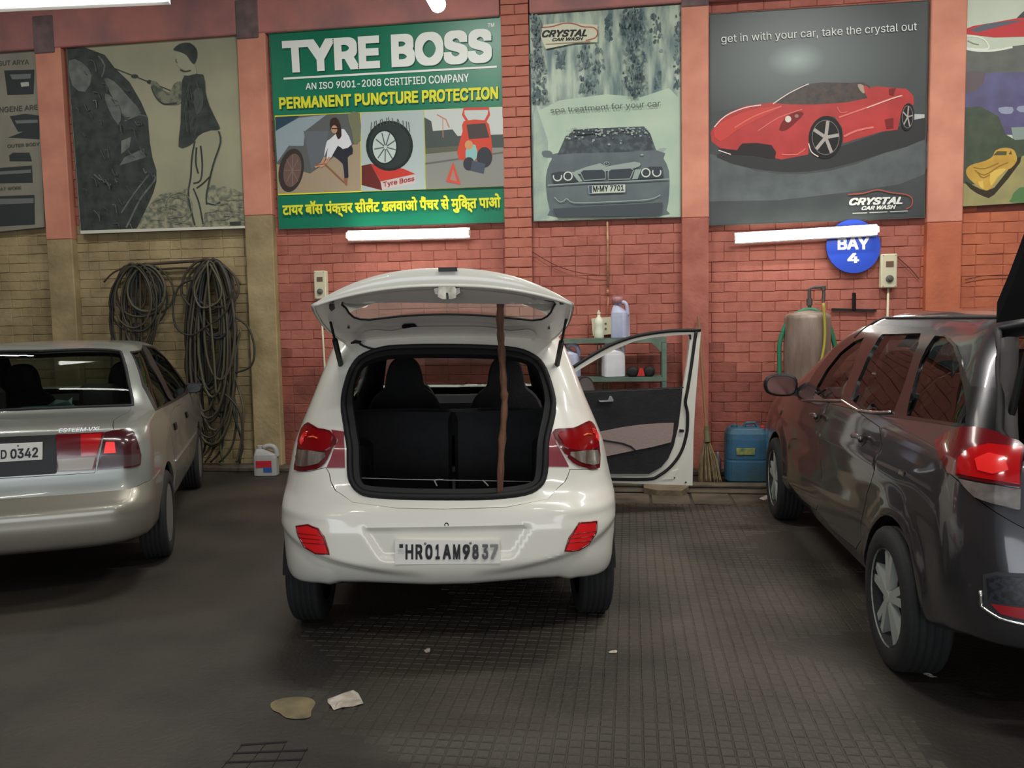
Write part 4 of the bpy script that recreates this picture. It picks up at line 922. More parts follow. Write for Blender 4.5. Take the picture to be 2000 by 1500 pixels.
fwin = [(1.56, .99), (2.36, 1.02), (2.05, 1.28), (1.93, 1.345), (1.66, 1.36)]; rwin = [(1.43, .99), (1.52, 1.35), (1.05, 1.32), (.93, 1.14), (.90, 1.0)]
FD = {s: W.sides(fdoor, s, 3) for s in (1, -1)}; RD = {s: W.sides(rdoor, s, 3) for s in (1, -1)}
wsh = [W.rear(x, z, True) for x, z in [(-.60, 1.03), (-.3, 1.01), (0, 1.005), (.3, 1.01), (.60, 1.03), (.55, 1.15), (.49, 1.32), (.46, 1.40), (.25, 1.415), (0, 1.42), (-.25, 1.415), (-.46, 1.40), (-.49, 1.32), (-.55, 1.15)]]
# windscreen wraps over the u = +-U seam: two halves
wr = [p for p in wsh if p[0] > .5]; 
def half_screen(S, z0, z1, xs0, xs1, sg, n=5):
    q = [S.rear(sg*.012, z0, True)]+[S.rear(sg*xs0*k/3, z0+.01*k/3, True) for k in (1, 2, 3)]+[S.rear(sg*(xs0+(xs1-xs0)*k/4), z0+(z1-z0)*k/4, True) for k in (1, 2, 3, 4)]+[S.rear(sg*xs1*.5, z1+.005, True), S.rear(sg*.012, z1+.008, True)]
    q[0][0] = q[-1][0] = sg*S.U
    return q
HS = [half_screen(W, 1.01, 1.40, .58, .46, s) for s in (1, -1)]
holes = [hatch, bump, archR, archL, archFR, archFL, FD[1], FD[-1], RD[1], RD[-1]]+HS
body = W.panel('body_shell', W.full(), holes, white_paint, grid=.04, th=.02)
W.panel('interior_trim', [(-W.U, tz(W, .30)), (W.U, tz(W, .30)), (W.U, W.H), (-W.U, W.H)], [shrink(hatch, -.0), archR, archL, archFR, archFL, FD[1], W.sides(fwin, -1, 3), W.sides(rwin, 1, 3), W.sides(rwin, -1, 3)]+HS, trim_blk, off=-.045, grid=.06)
rb = W.panel('rear_bumper', shrink(bump, .003), [archR, archL], white_paint, off=.003, th=.035, grid=.015)
for s in (-1,):
    d = W.panel('front_door', shrink(FD[s], .004), [W.sides(fwin, s, 3)], white_paint, grid=.05, th=.02, label='closed white front door'); W.panel('window_glass', W.sides(fwin, s, 3), [], gl_dark, off=-.012, grid=.08, par=d)
for s in (-1, 1):
    d = W.panel('rear_door', shrink(RD[s], .004), [W.sides(rwin, s, 3)], white_paint, grid=.05, th=.02); W.panel('window_glass', W.sides(rwin, s, 3), [], gl_dark, off=-.012, grid=.08, par=d)
ws = W.panel('windscreen', HS[0], [], gl_clear, off=-.01, grid=.1); W.panel('windscreen', HS[1], [], gl_clear, off=-.01, grid=.1)
# seal round the tailgate opening, as a broad black lip with a roll on it
inner = shrink(hatch, .055)
W.panel('opening_seal', hatch, [inner], rubber, off=.004, th=.04, grid=.02)
W.tube('seal_roll', shrink(hatch, .016), .014, rubber, off=.008)
# tail lamps
for nm, out, red, clr, fil, sp in (
    ('left', [(238, 128), (200, 165), (184, 230), (172, 320), (162, 384), (240, 386), (300, 368), (338, 325), (362, 268), (386, 222), (350, 172), (290, 160)],
     [(236, 145), (206, 178), (192, 262), (330, 278), (356, 230), (364, 205), (340, 182), (290, 172)], [(190, 276), (325, 292), (305, 335), (270, 355), (182, 362)], [(355, 166), (424, 176), (428, 371), (330, 371), (352, 320), (372, 262), (392, 222)], (232, 222)),
    ('right', [(1556, 178), (1585, 162), (1660, 158), (1700, 140), (1742, 120), (1768, 140), (1785, 180), (1795, 240), (1799, 372), (1720, 370), (1660, 345), (1612, 292), (1578, 232)],
     [(1586, 182), (1670, 168), (1740, 138), (1772, 180), (1782, 262), (1640, 272), (1600, 226)], [(1645, 288), (1782, 278), (1788, 352), (1720, 350), (1672, 325)], [(1558, 170), (1535, 200), (1532, 365), (1640, 366), (1606, 300), (1572, 238)], (1760, 205))):
    o = W.pxs(zb(out), 2); l = W.panel('tail_lamp', o, [], red_dark, off=.012, th=.02, grid=.02, label=nm+' tail lamp, red above and clear below')
    W.panel('red_lens', W.pxs(zb(red), 3), [], mat('red_lens_deep', (132, 10, 14), .12, coat=1.), off=.019, th=.01, grid=.02, par=l); W.panel('clear_lens', W.pxs(zb(clr), 2), [], clear_lens, off=.019, th=.01, grid=.02, par=l)
    c = W.px(zb([sp])[0]); sx = 1 if nm == 'right' else -1
    for rr_ in (.022, .034, .046): W.tube('highlight_arc', [c+np.array([sx*rr_*math.cos(t), rr_*math.sin(t)]) for t in np.linspace(-1.0, 1.5, 9)], .0035, lamp_hot, off=.022, closed=False, par=l, n=5)  # thin raised bright arcs imitate highlights on the lens
    W.tube('lamp_glint', [c+np.array([-sx*.02, .012]), c+np.array([-sx*.055, .018]), c+np.array([-sx*.085, .010])], .0045, glint_amber, off=.022, closed=False, par=l, n=5)  # amber streak imitates a glint on the lens
    W.panel('lamp_filler', W.pxs(zb(fil)), [], maroon, off=.006, th=.02, grid=.03)
for pts in ([(172, 688), (232, 680), (285, 702), (318, 745), (346, 836), (275, 828), (215, 795), (185, 740)], [(1692, 670), (1785, 662), (1781, 720), (1742, 778), (1690, 808), (1617, 819), (1642, 745)]):
    o = W.pxs(zb(pts), 1); r = W.panel('reflector', o, [], red_refl, off=.010, th=.02, grid=.02)
    W.tube('reflector_rim', o, .004, red_dark, off=.010, par=r)
    c = np.mean(o, 0); A = np.array(o); x0, x1 = A[:, 0].min(), A[:, 0].max()
    for k in (-1, 0, 1):
        y = c[1]+k*.025; xs = [x for x in np.linspace(x0, x1, 30) if inpoly([(x, y)], A)[0]]
        if len(xs) > 3: W.tube('reflector_rib', [(xs[0], y), (xs[-1], y)], .0016, red_dark, off=.011, closed=False, par=r, n=4)
# number plate
mloc = np.array(wmat(car)); 
def lw(p): return mloc[:3, :3]@np.array(p, float)+mloc[:3, 3]
nrm = mloc[:3, :3]@np.array([0, -1, 0.])
q = zb([(698, 766), (1266, 768), (1272, 890), (700, 896)])
pq = lw((0, -.004, .5)); pl = slab('number_plate', q, [], nrm, pq, Vector(nrm)*-.02, plate_m, car, label='white number plate HR01AM9837')
pr = Print(nrm, pq, pl)
for ch, x0, x1, m_ in (('H', 755, 798, 0), ('R', 810, 848, 0), ('0', 863, 902, 0), ('1', 918, 942, 0), ('A', 958, 1002, 0), ('M', 1014, 1052, 0), ('9', 1066, 1105, 0), ('8', 1118, 1152, 1), ('3', 1170, 1204, 2), ('7', 1214, 1258, 3)):
    pr.text('lettering', ch, zb([(x0, 787), (x1, 787), (x1, 868), (x0, 869)]), mat('plate_char%d' % m_, ((26, 26, 28), (60, 60, 62), (92, 92, 92), (130, 130, 128))[m_], .5), bold=.03)
pr.poly('lettering', zb([(722, 786), (742, 786), (742, 806), (722, 806)]), plate_ink); pr.text('lettering', 'IND', zb([(714, 822), (750, 822), (750, 838), (714, 838)]), mat('plate_grey', (170, 172, 178), .5))
pr.done(); MB().tube([lw((-.225, -.006, .0)) for _ in (0, 1)], .001)
for p_ in ((862, 782), (1108, 780)):
    c = onplane(zb([p_])[0], nrm, pq); MB().lathe([(.006, 0), (.005, .004), (.001, .005)], c, nrm, 10).build('plate_screw', mat('screw', (120, 116, 108), .4, metal=.8), pl)
c = W.px(zb([(978, 680)])[0]); P0 = W.S(c[:1], c[1:])[0]; MB().lathe([(.010, -.01), (.010, .004), (.006, .004), (.006, -.01)], P0, (0, -1, 0), 12).build('bumper_hole', rubber, car, world=False)
# underbody, wheels, exhaust
MB().box((-.62, .35, .24), (.62, 3.5, .34), 0, .03).box((-.5, .22, .30), (.5, .6, .44), 0, .04).build('underbody', under_m, car, world=False)
for x, s in ((.712, 1), (-.712, -1)):
    wheel(car, x, .60, .287, .165, s); wheel(car, x, 3.02, .287, .165, s)
    arch_liner(car, .79, .60, .328, s); arch_liner(car, .79, 3.02, .328, s)
MB().tube([(.30, .22, .36), (.30, .5, .36)], .018, 12).build('exhaust_pipe', mat('dark_steel', (60, 56, 52), .6, metal=.6), car, world=False)  # steel kept dark so the pipe end shows no bright disc
# load bay and seats
MB().box((-.50, .12, .50), (.50, 1.02, .56), 0, .01).box((-.56, .30, .56), (-.44, 1.0, .86), 0, .03).box((.44, .30, .56), (.56, 1.0, .86), 0, .03).build('load_floor', trim_blk, car, world=False)
mb = MB(); mb.box((-.46, .13, .56), (.46, .20, .735), 0, .02); mb.build('rear_panel_trim', black, car, world=False)
for x in (-.32, .32): seat(car, 'rear_seat_back', x, 1.0, .50, .62, .50, trim_blk, head=False)
for x in (-.335, .335): seat(car, 'front_seat', x, 1.72, .46, .50, .81, trim_blk)
MB().box((-.62, 2.42, .62), (.62, 2.66, .96), 0, .05).build('dashboard', trim_blk, car, world=False)
MB().tube([(-.33+.17*math.cos(t), 2.30+.05*math.sin(t), .93+.15*math.sin(t)) for t in np.linspace(0, 2*math.pi, 25)[:-1]], .012, 8, closed=True).build('steering_wheel', black, car, world=False, smooth=True)
pts = [lw((x, .17, .80)) for x in (-.36, -.2, 0)]
MB().tube([onplane(p_, nrm, lw((0, .40, .8))) for p_ in za([(470, 1296), (700, 1303), (960, 1308), (1200, 1312), (1420, 1316)])], .0022, 5).build('luggage_cord', mat('cord', (170, 170, 168), .8), car)
for l in ([(880, 1308), (886, 1320), (895, 1340)], [(885, 1308), (905, 1304), (930, 1306)], [(1150, 1308), (1165, 1322), (1182, 1340)]): MB().tube([onplane(p_, nrm, lw((0, .398, .8))) for p_ in za(l)], .0035, 5).build('cord_clip', mat('clip', (176, 176, 174), .7), car)
MB().box((-.06, .085, .715), (.06, .12, .745), 0, .005).build('striker_cover', black, car, world=False)
for x in (-.03, .0, .045): MB().box((x, .078, .722), (x+.012, .09, .730)).build('striker', steel, car, world=False)
c = W.side(2.42, 1.0, -1); 
def mirror(par, x, y, z, sg, m, s=1., gm=None):
    e = MB(); pr_ = spl([(-.0, -.06), (.10, -.075), (.19, -.05), (.21, .02), (.17, .07), (.05, .075), (-.01, .04)], 3); n = len(pr_); v = []
    for dy, k in ((-.0, .86), (.02, 1.), (.07, .92), (.11, .55)):
        for a, b in pr_: v.append((x+sg*(.10+(a-.10)*k)*s, y+dy*s, z+b*k*s))
    f = [tuple(range(n)), tuple(range(4*n-1, 3*n-1, -1))]+[(r*n+i, r*n+n+i, r*n+n+(i+1) % n, r*n+(i+1) % n) for r in range(3) for i in range(n)]
    e.add(v, f); e.box((x-.05*sg, y+.01, z-.07*s), (x+.05*sg, y+.06, z-.03*s)); o = e.build('door_mirror', m, par, world=False)
    v = [(x+sg*(.10+(a-.10)*.8)*s, y-.003*s, z+b*.8*s) for a, b in pr_]; g = MB(); g.add(v, [tuple(range(n))]); g.build('mirror_glass', gm or mat('mirror_glass', (120, 122, 120), .04, metal=1), o if not par is o else par, world=False)
    o.children[-1].matrix_parent_inverse.identity()
    return o
mirror(car, -.78, 2.38, 1.04, -1, black, .9)

# the tailgate, swung up: its own surface from the hinge (t = 0) to the latch edge (t = TG)
TG = .72
class Gate(Surf):
    def __init__(s, par, off=0.): s.o = off; s.setup(par, -1, 1, 90, TG, 50)
    def S(s, u, t):
        u = np.asarray(u, float); t = np.asarray(t, float); k = t/TG
        w = pchip([0, .25, .5, .75, .92, 1], [.50, .530, .538, .532, .524, .514], k)
        bow = .05*(1-u**2)*k; x = u*w; cr = (.03+.045*k)*(1-np.abs(u)**2.3)
        y = .46-TG*.97*k-bow; z = 1.405+.165*k+cr
        return np.stack([x, y, z+s.o*(1-np.abs(u)**2.4*.88)*(.6+.4*k)], -1)
GI = Gate(car); GO = Gate(car, .068)
win = GI.pxs(za([(368, 314), (545, 303), (960, 300), (1380, 303), (1544, 310), (1545, 345), (1510, 398), (1425, 420), (1200, 396), (960, 386), (700, 396), (520, 416), (430, 402), (388, 352)]), 2)
full = [(-1, 0), (1, 0), (1, TG), (-1, TG)]
gate = GI.panel('tailgate', full, [win], gate_lit_white, grid=.035, label='raised white tailgate seen from below')
owin = [np.array([u_, t_]) for u_, t_ in spl([(-.80, .12), (0, .09), (.80, .12), (.84, .3), (.72, .40), (0, .44), (-.72, .40), (-.84, .3)], 4)]
GO.panel('outer_skin', full, [owin], white_paint, grid=.04, par=gate)
GO.panel('window_glass', owin, [], gl_clear, off=-.004, grid=.08, par=gate)
GI.tube('window_seal', win, .005, rubber, off=-.003, par=gate)
# rim between the inner panel and the outer skin
ring = [(-1+2*k/60, TG) for k in range(61)]+[(1, TG*(1-k/20)) for k in range(1, 21)]+[(1-2*k/30, 0) for k in range(1, 31)]+[(-1, TG*k/20) for k in range(1, 20)]
A = np.array(ring); mb = MB(); a_ = GI.S(A[:, 0], A[:, 1]); b_ = GO.S(A[:, 0], A[:, 1]); c_ = (a_+b_)/2; oc = c_-np.array([0, .1, 1.5]); oc[:, 2] = 0; oc /= np.linalg.norm(oc, axis=1, keepdims=True); c_ = c_+oc*.012; n = len(ring)
mb.add(np.concatenate([a_, c_, b_]), [(k+n*j, (k+1) % n+n*j, (k+1) % n+n*(j+1), k+n*(j+1)) for j in range(2) for k in range(n)]); mb.build('rim', white_paint, gate, world=False, smooth=True)
mb = MB(); mb.tube(a_, .007, 6, closed=True); mb.build('hem', white_paint, gate, world=False, smooth=True)
up_ = GI.pxs(za([(382, 300), (400, 262), (600, 232), (880, 212), (1040, 212), (1300, 236), (1500, 275), (1530, 302), (1300, 306), (960, 302), (560, 300)]), 2)
GI.panel('latch_panel', up_, [], gate_lit_white, off=-.016 if GI.normal(np.array([0.]), np.array([.5]))[0][2] > 0 else .016, grid=.03, par=gate)
sgn = -1 if GI.normal(np.array([0.]), np.array([.5]))[0][2] > 0 else 1
lo_ = GI.pxs(za([(480, 470), (560, 455), (640, 462), (760, 440), (960, 436), (1180, 440), (1300, 462), (1400, 452), (1440, 470), (1400, 540), (960, 530), (520, 540)]), 2)
GI.panel('hinge_panel', lo_, [], gate_lit_white, off=sgn*.012, grid=.03, par=gate)
def on(S, px_, off=0.): c = S.px(px_); return S.S(c[:1], c[1:])[0]+S.normal(c[:1], c[1:])[0]*off
def gq(pts): return [on(GI, p_, sgn*.02) for p_ in za(pts)]
L_ = gq([(952, 262)])[0]; latch = MB()
lp = slab('latch', za([(905, 225), (940, 218), (985, 222), (1005, 240), (1002, 290), (975, 298), (925, 298), (900, 285)]), [], nrm, lw((0, L_[1]-.09, 0)), Vector(nrm)*-.06, mat('latch_steel', (170, 164, 150), .35, metal=.8, c2=(120, 112, 100), scale=20), gate)
slab('latch_ear', za([(878, 240), (908, 232), (905, 275), (885, 270)]), [], nrm, lw((0, L_[1]-.085, 0)), Vector(nrm)*-.05, steel, lp); slab('latch_ear', za([(1000, 240), (1022, 235), (1026, 262), (1002, 278)]), [], nrm, lw((0, L_[1]-.085, 0)), Vector(nrm)*-.05, steel, lp)
slab('latch_slot', za([(945, 262), (958, 262), (962, 298), (948, 298)]), [], nrm, lw((0, L_[1]-.092, 0)), Vector(nrm)*-.004, black, lp)
for nm, pts in (('grip_plug', [(700, 440), (715, 430), (770, 430), (784, 445), (770, 460), (715, 462), (700, 452)]), ('rubber_stop', [(290, 280), (316, 280), (318, 312), (290, 312)]), ('rubber_stop', [(1580, 290), (1606, 290), (1606, 324), (1582, 324)]), ('rubber_stop', [(296, 318), (322, 318), (326, 345), (306, 362), (292, 345)]),
                ('access_hole', [(396, 444), (408, 444), (408, 458), (396, 458)]), ('access_hole', [(1514, 450), (1527, 450), (1527, 462), (1514, 462)]), ('access_hole', [(441, 222), (452, 222), (452, 236), (441, 236)])):
    o = GI.pxs(za(pts), 1); GI.panel(nm, o, [], black, off=sgn*.004, grid=.02, par=gate)
GO_t = onplane(za([(955, 132)])[0], nrm, lw((0, -.335, 0)))
slab('handle_recess', za([(903, 121), (1008, 120), (1010, 143), (904, 145)]), [], nrm, lw((0, -.305, 0)), Vector(nrm)*.006, black, gate)
mb = MB(); mb.tube([onplane(p_, nrm, lw((0, .38, 0))) for p_ in za([(415, 545), (440, 535), (470, 540), (465, 548), (490, 562), (530, 574), (600, 582)])], [.004, .009, .009, .006, .005, .005, .005], 7); mb.build('wiring_boot', rubber, gate, smooth=True)
for a, b, c in (((282, 345), (322, 500), (368, 700)), ((1625, 365), (1600, 490), (1558, 700))):
    A_ = onplane(za([a])[0], nrm, lw((0, -.02, 0))); C_ = onplane(za([c])[0], nrm, lw((0, .42, 0))); B_ = A_+(C_-A_)*.48
    mb = MB(); mb.tube([A_, B_], .006, 8); mb.tube([B_, C_], .013, 10); mb.lathe([(.012, -.01), (.012, .01)], A_, (0, 1, 0), 10); mb.build('gas_strut', black, car, smooth=False)
# stick that props the tailgate
stick_p = [onplane(p_, nrm, lw((0, .045+.03*k/6, 0))) for k, p_ in enumerate(za([(1250, 308), (1248, 440), (1256, 580), (1268, 780), (1272, 900), (1256, 1130), (1246, 1390)]))]
sp = spl(stick_p, 5, False); rs = [.0145+.002*math.sin(k*1.9)+.002*(k % 7 == 3)+.0015*(1-k/len(sp)) for k in range(len(sp))]
st = MB(); st.tube([np.array(p_)-sp[-1] for p_ in sp], rs, 10)
link('stick', st.v, st.f, mat('branch', (122, 84, 62), .8, c2=(84, 54, 40), scale=12, stretch=(4, 4, .6), bump=.5), None, smooth=True, loc=None, label='crooked bare wooden stick propping up the tailgate of the white hatchback', cat='stick').location = sp[-1]

# open front door on the far side
H_ = lw((.775, 2.56, .9)); best = None
for s in np.arange(4, 9, .02):
    P_ = CO+ray((1362, 900))*s/1.0; d2 = math.hypot(P_[0]-H_[0], P_[1]-H_[1])
    if best is None or abs(d2-1.06) < best[0]:
        if P_[1] < H_[1]+.45: best = (abs(d2-1.06), P_)
T_ = best[1]; dv = np.array([T_[0]-H_[0], T_[1]-H_[1], 0]); dv /= np.linalg.norm(dv); dn = np.array([dv[1], -dv[0], 0]);  # faces the camera
if dn[1] > 0: dn = -dn
zd = lambda pts: K(1080, 540, 3.262, pts)
DQ = H_
hp = 0
frame = zd([(60, 640), (100, 590), (170, 545), (240, 500), (360, 432), (480, 388), (600, 358), (760, 338), (940, 330), (942, 360), (915, 700), (908, 790), (896, 1000), (889, 1332), (600, 1322), (350, 1312), (60, 1300)])
hole = zd([(90, 700), (95, 640), (170, 592), (280, 528), (400, 462), (520, 412), (640, 388), (760, 376), (872, 370), (868, 450), (850, 600), (834, 712), (500, 726), (90, 742)])
dob = slab('front_door', frame, [hole], dn, DQ, Vector(dn)*-.035, white_paint, car, label='open front door, inner side with black and beige trim')
def dpl(name, pts, m, off, th=.012, holes=(), par=None, sm=0): 
    pts = zd(pts); pts = spl(pts, sm) if sm else pts
    return slab(name, pts, [zd(h) for h in holes], dn, DQ+dn*(off+th), Vector(dn)*-th, m, par or dob)
skin = slab('outer_skin', zd([(60, 742), (500, 726), (834, 712), (912, 716), (908, 790), (896, 1000), (886, 1328), (350, 1310), (60, 1300)]), [], dn, DQ-dn*.036, Vector(dn)*-.045, white_paint, dob)
slab('window_glass_slot', zd([(90, 735), (834, 704), (836, 716), (90, 748)]), [], dn, DQ-dn*.01, Vector(dn)*-.02, rubber, dob)
tr = dpl('door_trim', [(60, 745), (500, 728), (826, 712), (822, 760), (815, 830), (800, 950), (770, 1080), (735, 1160), (690, 1215), (610, 1258), (345, 1258), (60, 1240)], trim_blk, .0, .035)
dpl('fabric_insert', [(200, 1005), (300, 990), (440, 962), (560, 945), (680, 936), (770, 934), (765, 1000), (752, 1056), (640, 1085), (520, 1108), (320, 1150), (180, 1130)], trim_bge, .035, .008, par=tr)
dpl('map_pocket_line', [(200, 1010), (330, 1040), (450, 1060), (500, 1080), (530, 1106), (518, 1108), (490, 1088), (440, 1070), (320, 1050), (200, 1024)], black, .043, .004, par=tr)
dpl('pull_handle', [(290, 790), (350, 788), (360, 762), (372, 760), (386, 786), (384, 797), (300, 800)], chrome, .035, .015, par=tr)
for l, r_, o in (([(330, 1290), (600, 1292), (680, 1265), (760, 1200), (820, 1110), (852, 1000), (858, 920), (856, 860), (844, 800), (858, 720), (880, 580), (898, 450), (912, 350)], .012, .008), ([(100, 596), (240, 506), (360, 440), (480, 394), (600, 366), (760, 346), (940, 342)], .013, .006)):
    mb = MB(); mb.tube([onplane(p_, dn, DQ+dn*o) for p_ in spl(zd(l), 4, False)], r_, 7); mb.build('door_seal', rubber, dob, smooth=True)
dpl('corner_cap', [(862, 370), (880, 370), (882, 402), (872, 400), (870, 380)], black, .0, .01); dpl('door_latch', [(808, 974), (834, 976), (834, 992), (806, 992)], black, .0, .012)
dpl('pressing', [(700, 1296), (760, 1240), (800, 1230), (770, 1290)], white_paint, .0, .006); dpl('grommet', [(768, 1276), (778, 1276), (780, 1286), (770, 1288)], black, .0, .006); dpl('grommet', [(842, 1308), (852, 1308), (852, 1316), (842, 1316)], black, .0, .006)
mpx = spl(zd([(150, 700), (170, 655), (205, 638), (240, 650), (262, 690), (266, 745), (150, 748)]), 3)
mr = slab('door_mirror', mpx, [], dn, DQ-dn*.06, Vector(dn)*-.10, black, dob); slab('mirror_glass', [((x-mean_[0])*.86+mean_[0], (y-mean_[1])*.86+mean_[1]) for mean_ in [np.mean(mpx, 0)] for x, y in mpx], [], dn, DQ-dn*.057, Vector(dn)*-.002, mat('mirror_dim', (96, 84, 80), .25, metal=.3), mr)

# ---------------------------------------------------------------- silver saloon
LF = [(.26, .12, 3.95, .69, .25, .2, .05, .25, .25, .1, 0), (.30, .03, 4.05, .75, .22, .25, .06, .3, .35, .12, 0), (.42, .0, 4.08, .775, .2, .25, .06, .3, .35, .12, 0), (.52, .02, 4.09, .785, .2, .25, .06, .3, .35, .12, 0),
      (.60, .10, 4.08, .785, .18, .18, .05, .3, .35, .12, 0), (.75, .13, 4.0, .785, .16, .16, .05, .3, .35, .12, 0), (.86, .15, 3.75, .775, .16, .16, .05, .3, .3, .12, .01), (.92, .20, 3.35, .76, .16, .18, .05, .2, .2, .1, .02),
      (.96, .45, 3.2, .75, .16, .2, .05, .2, .2, .1, .02), (.985, .66, 3.1, .735, .14, .16, .05, .16, .2, .1, .01), (1.12, .84, 2.82, .69, .14, .16, .05, .16, .2, .08, 0), (1.26, 1.04, 2.50, .63, .14, .16, .05, .16, .2, .06, 0),
      (1.36, 1.17, 2.28, .57, .16, .2, .04, .16, .2, .05, 0), (1.40, 1.32, 2.10, .47, .16, .2, .03, .1, .15, .03, 0), (1.42, 1.6, 1.8, .02, .01, .05, .0, .01, .02, .0, 0)]
A24 = rd(24.5)
car2 = empty('saloon_car', (-3.73+.88*math.sin(A24), 4.63-.88*math.cos(A24), 0), 'silver saloon car parked nose to the wall, cut off by the left edge', 'car', rot=(0, 0, A24))
def d_sal(P):
    P = P.copy(); y, z = P[..., 1], P[..., 2]
    P[..., 2] = z+.02*np.clip((.5-z)/.2, 0, 1)*(1-np.clip((y-.2)/.4, 0, 1))
    P[..., 1] = y-.012*np.exp(-((z-.505)/.02)**2)*(y < .5)
    return P
L = Shell(LF, car2, disp=d_sal)
z0 = lambda pts: K(0, 470, 2.307, pts); z5 = lambda pts: K(0, 810, 5.556, pts); z7 = lambda pts: K(0, 640, 7.143, pts)
rh = L.pxs(z7([(480, 332), (900, 312), (1200, 303), (1500, 310), (1680, 335), (1730, 480), (1790, 740), (1845, 1000), (1850, 1085), (1500, 1096), (1100, 1110), (480, 1135)]))
rg = rh+L.mir(rh)
fw = L.pxs(z0([(655, 478), (690, 484), (740, 522), (790, 590), (835, 652), (834, 682), (785, 716), (745, 638), (700, 552)])); rw = L.pxs(z0([(594, 506), (638, 480), (680, 562), (730, 652), (773, 720), (706, 756), (648, 640)]))
dlo = L.pxs(z0([(584, 500), (640, 470), (690, 476), (745, 512), (800, 586), (846, 650), (846, 690), (785, 726), (700, 768), (640, 655)]))
bl = L.pxs(z5([(335, 895), (700, 870), (1100, 836), (1420, 800), (1560, 735)])); bl[0] = np.array([.0, bl[0][1]])
ue = L.side(.53, .5, 1)[0]; bl = [p_ for p_ in bl if p_[0] < ue-.02]
bh = bl+[np.array([ue, tz(L, .63)])]; bmp = bh+[np.array([ue, -.2]), np.array([-ue, -.2])]+L.mir(bh)[:-1]
ar = {(s, y): L.arch(y, .33, s) for s in (1, -1) for y in (.88, 3.245)}
tk = L.pxs([(60, 802), (150, 799), (256, 794)])+L.pxs(z5([(1238, 62), (1236, 166), (1118, 205), (1048, 445), (1030, 632), (700, 655), (340, 672)])); tk[0][0] = 0; tk[-1][0] = 0
trunk = tk+L.mir(tk)[1:-1]
fdo = [(2.02, .34), (2.86, .34), (2.95, .55), (2.98, .93), (2.0, .90), (1.97, .6)]; rdo = [(1.93, .34), (1.97, .9), (1.22, .89), (1.12, .80), (1.22, .62), (1.24, .45), (1.30, .34)]
D2 = {(s, k): L.sides(v, s, 2) for s in (1, -1) for k, v in (('front_door', fdo), ('rear_door', rdo))}
HS2 = [half_screen(L, 1.0, 1.33, .62, .5, s) for s in (1, -1)]
holes = [rg, bmp, trunk, dlo, L.mir(dlo)]+list(ar.values())+list(D2.values())+HS2
L.panel('body_shell', L.full(), holes, silver_paint, grid=.04, th=.02)
L.panel('interior_trim', [(-L.U, tz(L, .32)), (L.U, tz(L, .32)), (L.U, L.H), (-L.U, L.H)], [rg, fw, rw, L.mir(fw), L.mir(rw)]+list(ar.values())+HS2, trim_blk, off=-.05, grid=.06)
L.panel('rear_bumper', shrink(bmp, .003), list(ar.values())[:0], bump_reflect, off=.006, th=.03, grid=.03)
L.panel('boot_lid', shrink(trunk, .003), [], silver_paint, off=.001, th=.02, grid=.03)
for s, f_, r_, dl in ((1, fw, rw, dlo), (-1, L.mir(fw), L.mir(rw), L.mir(dlo))):
    for k in ('front_door', 'rear_door'):
        d = L.panel(k, shrink(D2[(s, k)], .004), [], silver_paint, off=.001, th=.02, grid=.05)
        yy = 2.12 if k == 'front_door' else 1.34
        c = L.side(yy, .80, s); h = [c+np.array(v) for v in ((-.055, -.022), (.055, -.022), (.055, .022), (-.055, .022))]; L.panel('door_handle', h, [], black, off=.014, th=.02, grid=.03, par=d)
    fr_ = L.panel('window_frame', dl, [f_, r_], black, off=.002, th=.02, grid=.03)
    L.panel('window_glass', f_, [], gl_dim, off=-.006, grid=.08, par=fr_); L.panel('window_glass', r_, [], gl_dim, off=-.006, grid=.08, par=fr_)
    L.tube('rubbing_strip', [L.side(y, .56, s) for y in np.linspace(1.26, 2.88, 12)], .012, silver_paint, closed=False)
g = L.panel('rear_window', rg, [], glass('rear_glass', (212, 220, 208), .02), off=-.006, grid=.06); L.tube('window_seal', rg, .010, rubber, par=g)
L.panel('windscreen', HS2[0], [], gl_clear, off=-.01, grid=.1); L.panel('windscreen', HS2[1], [], gl_clear, off=-.01, grid=.1)
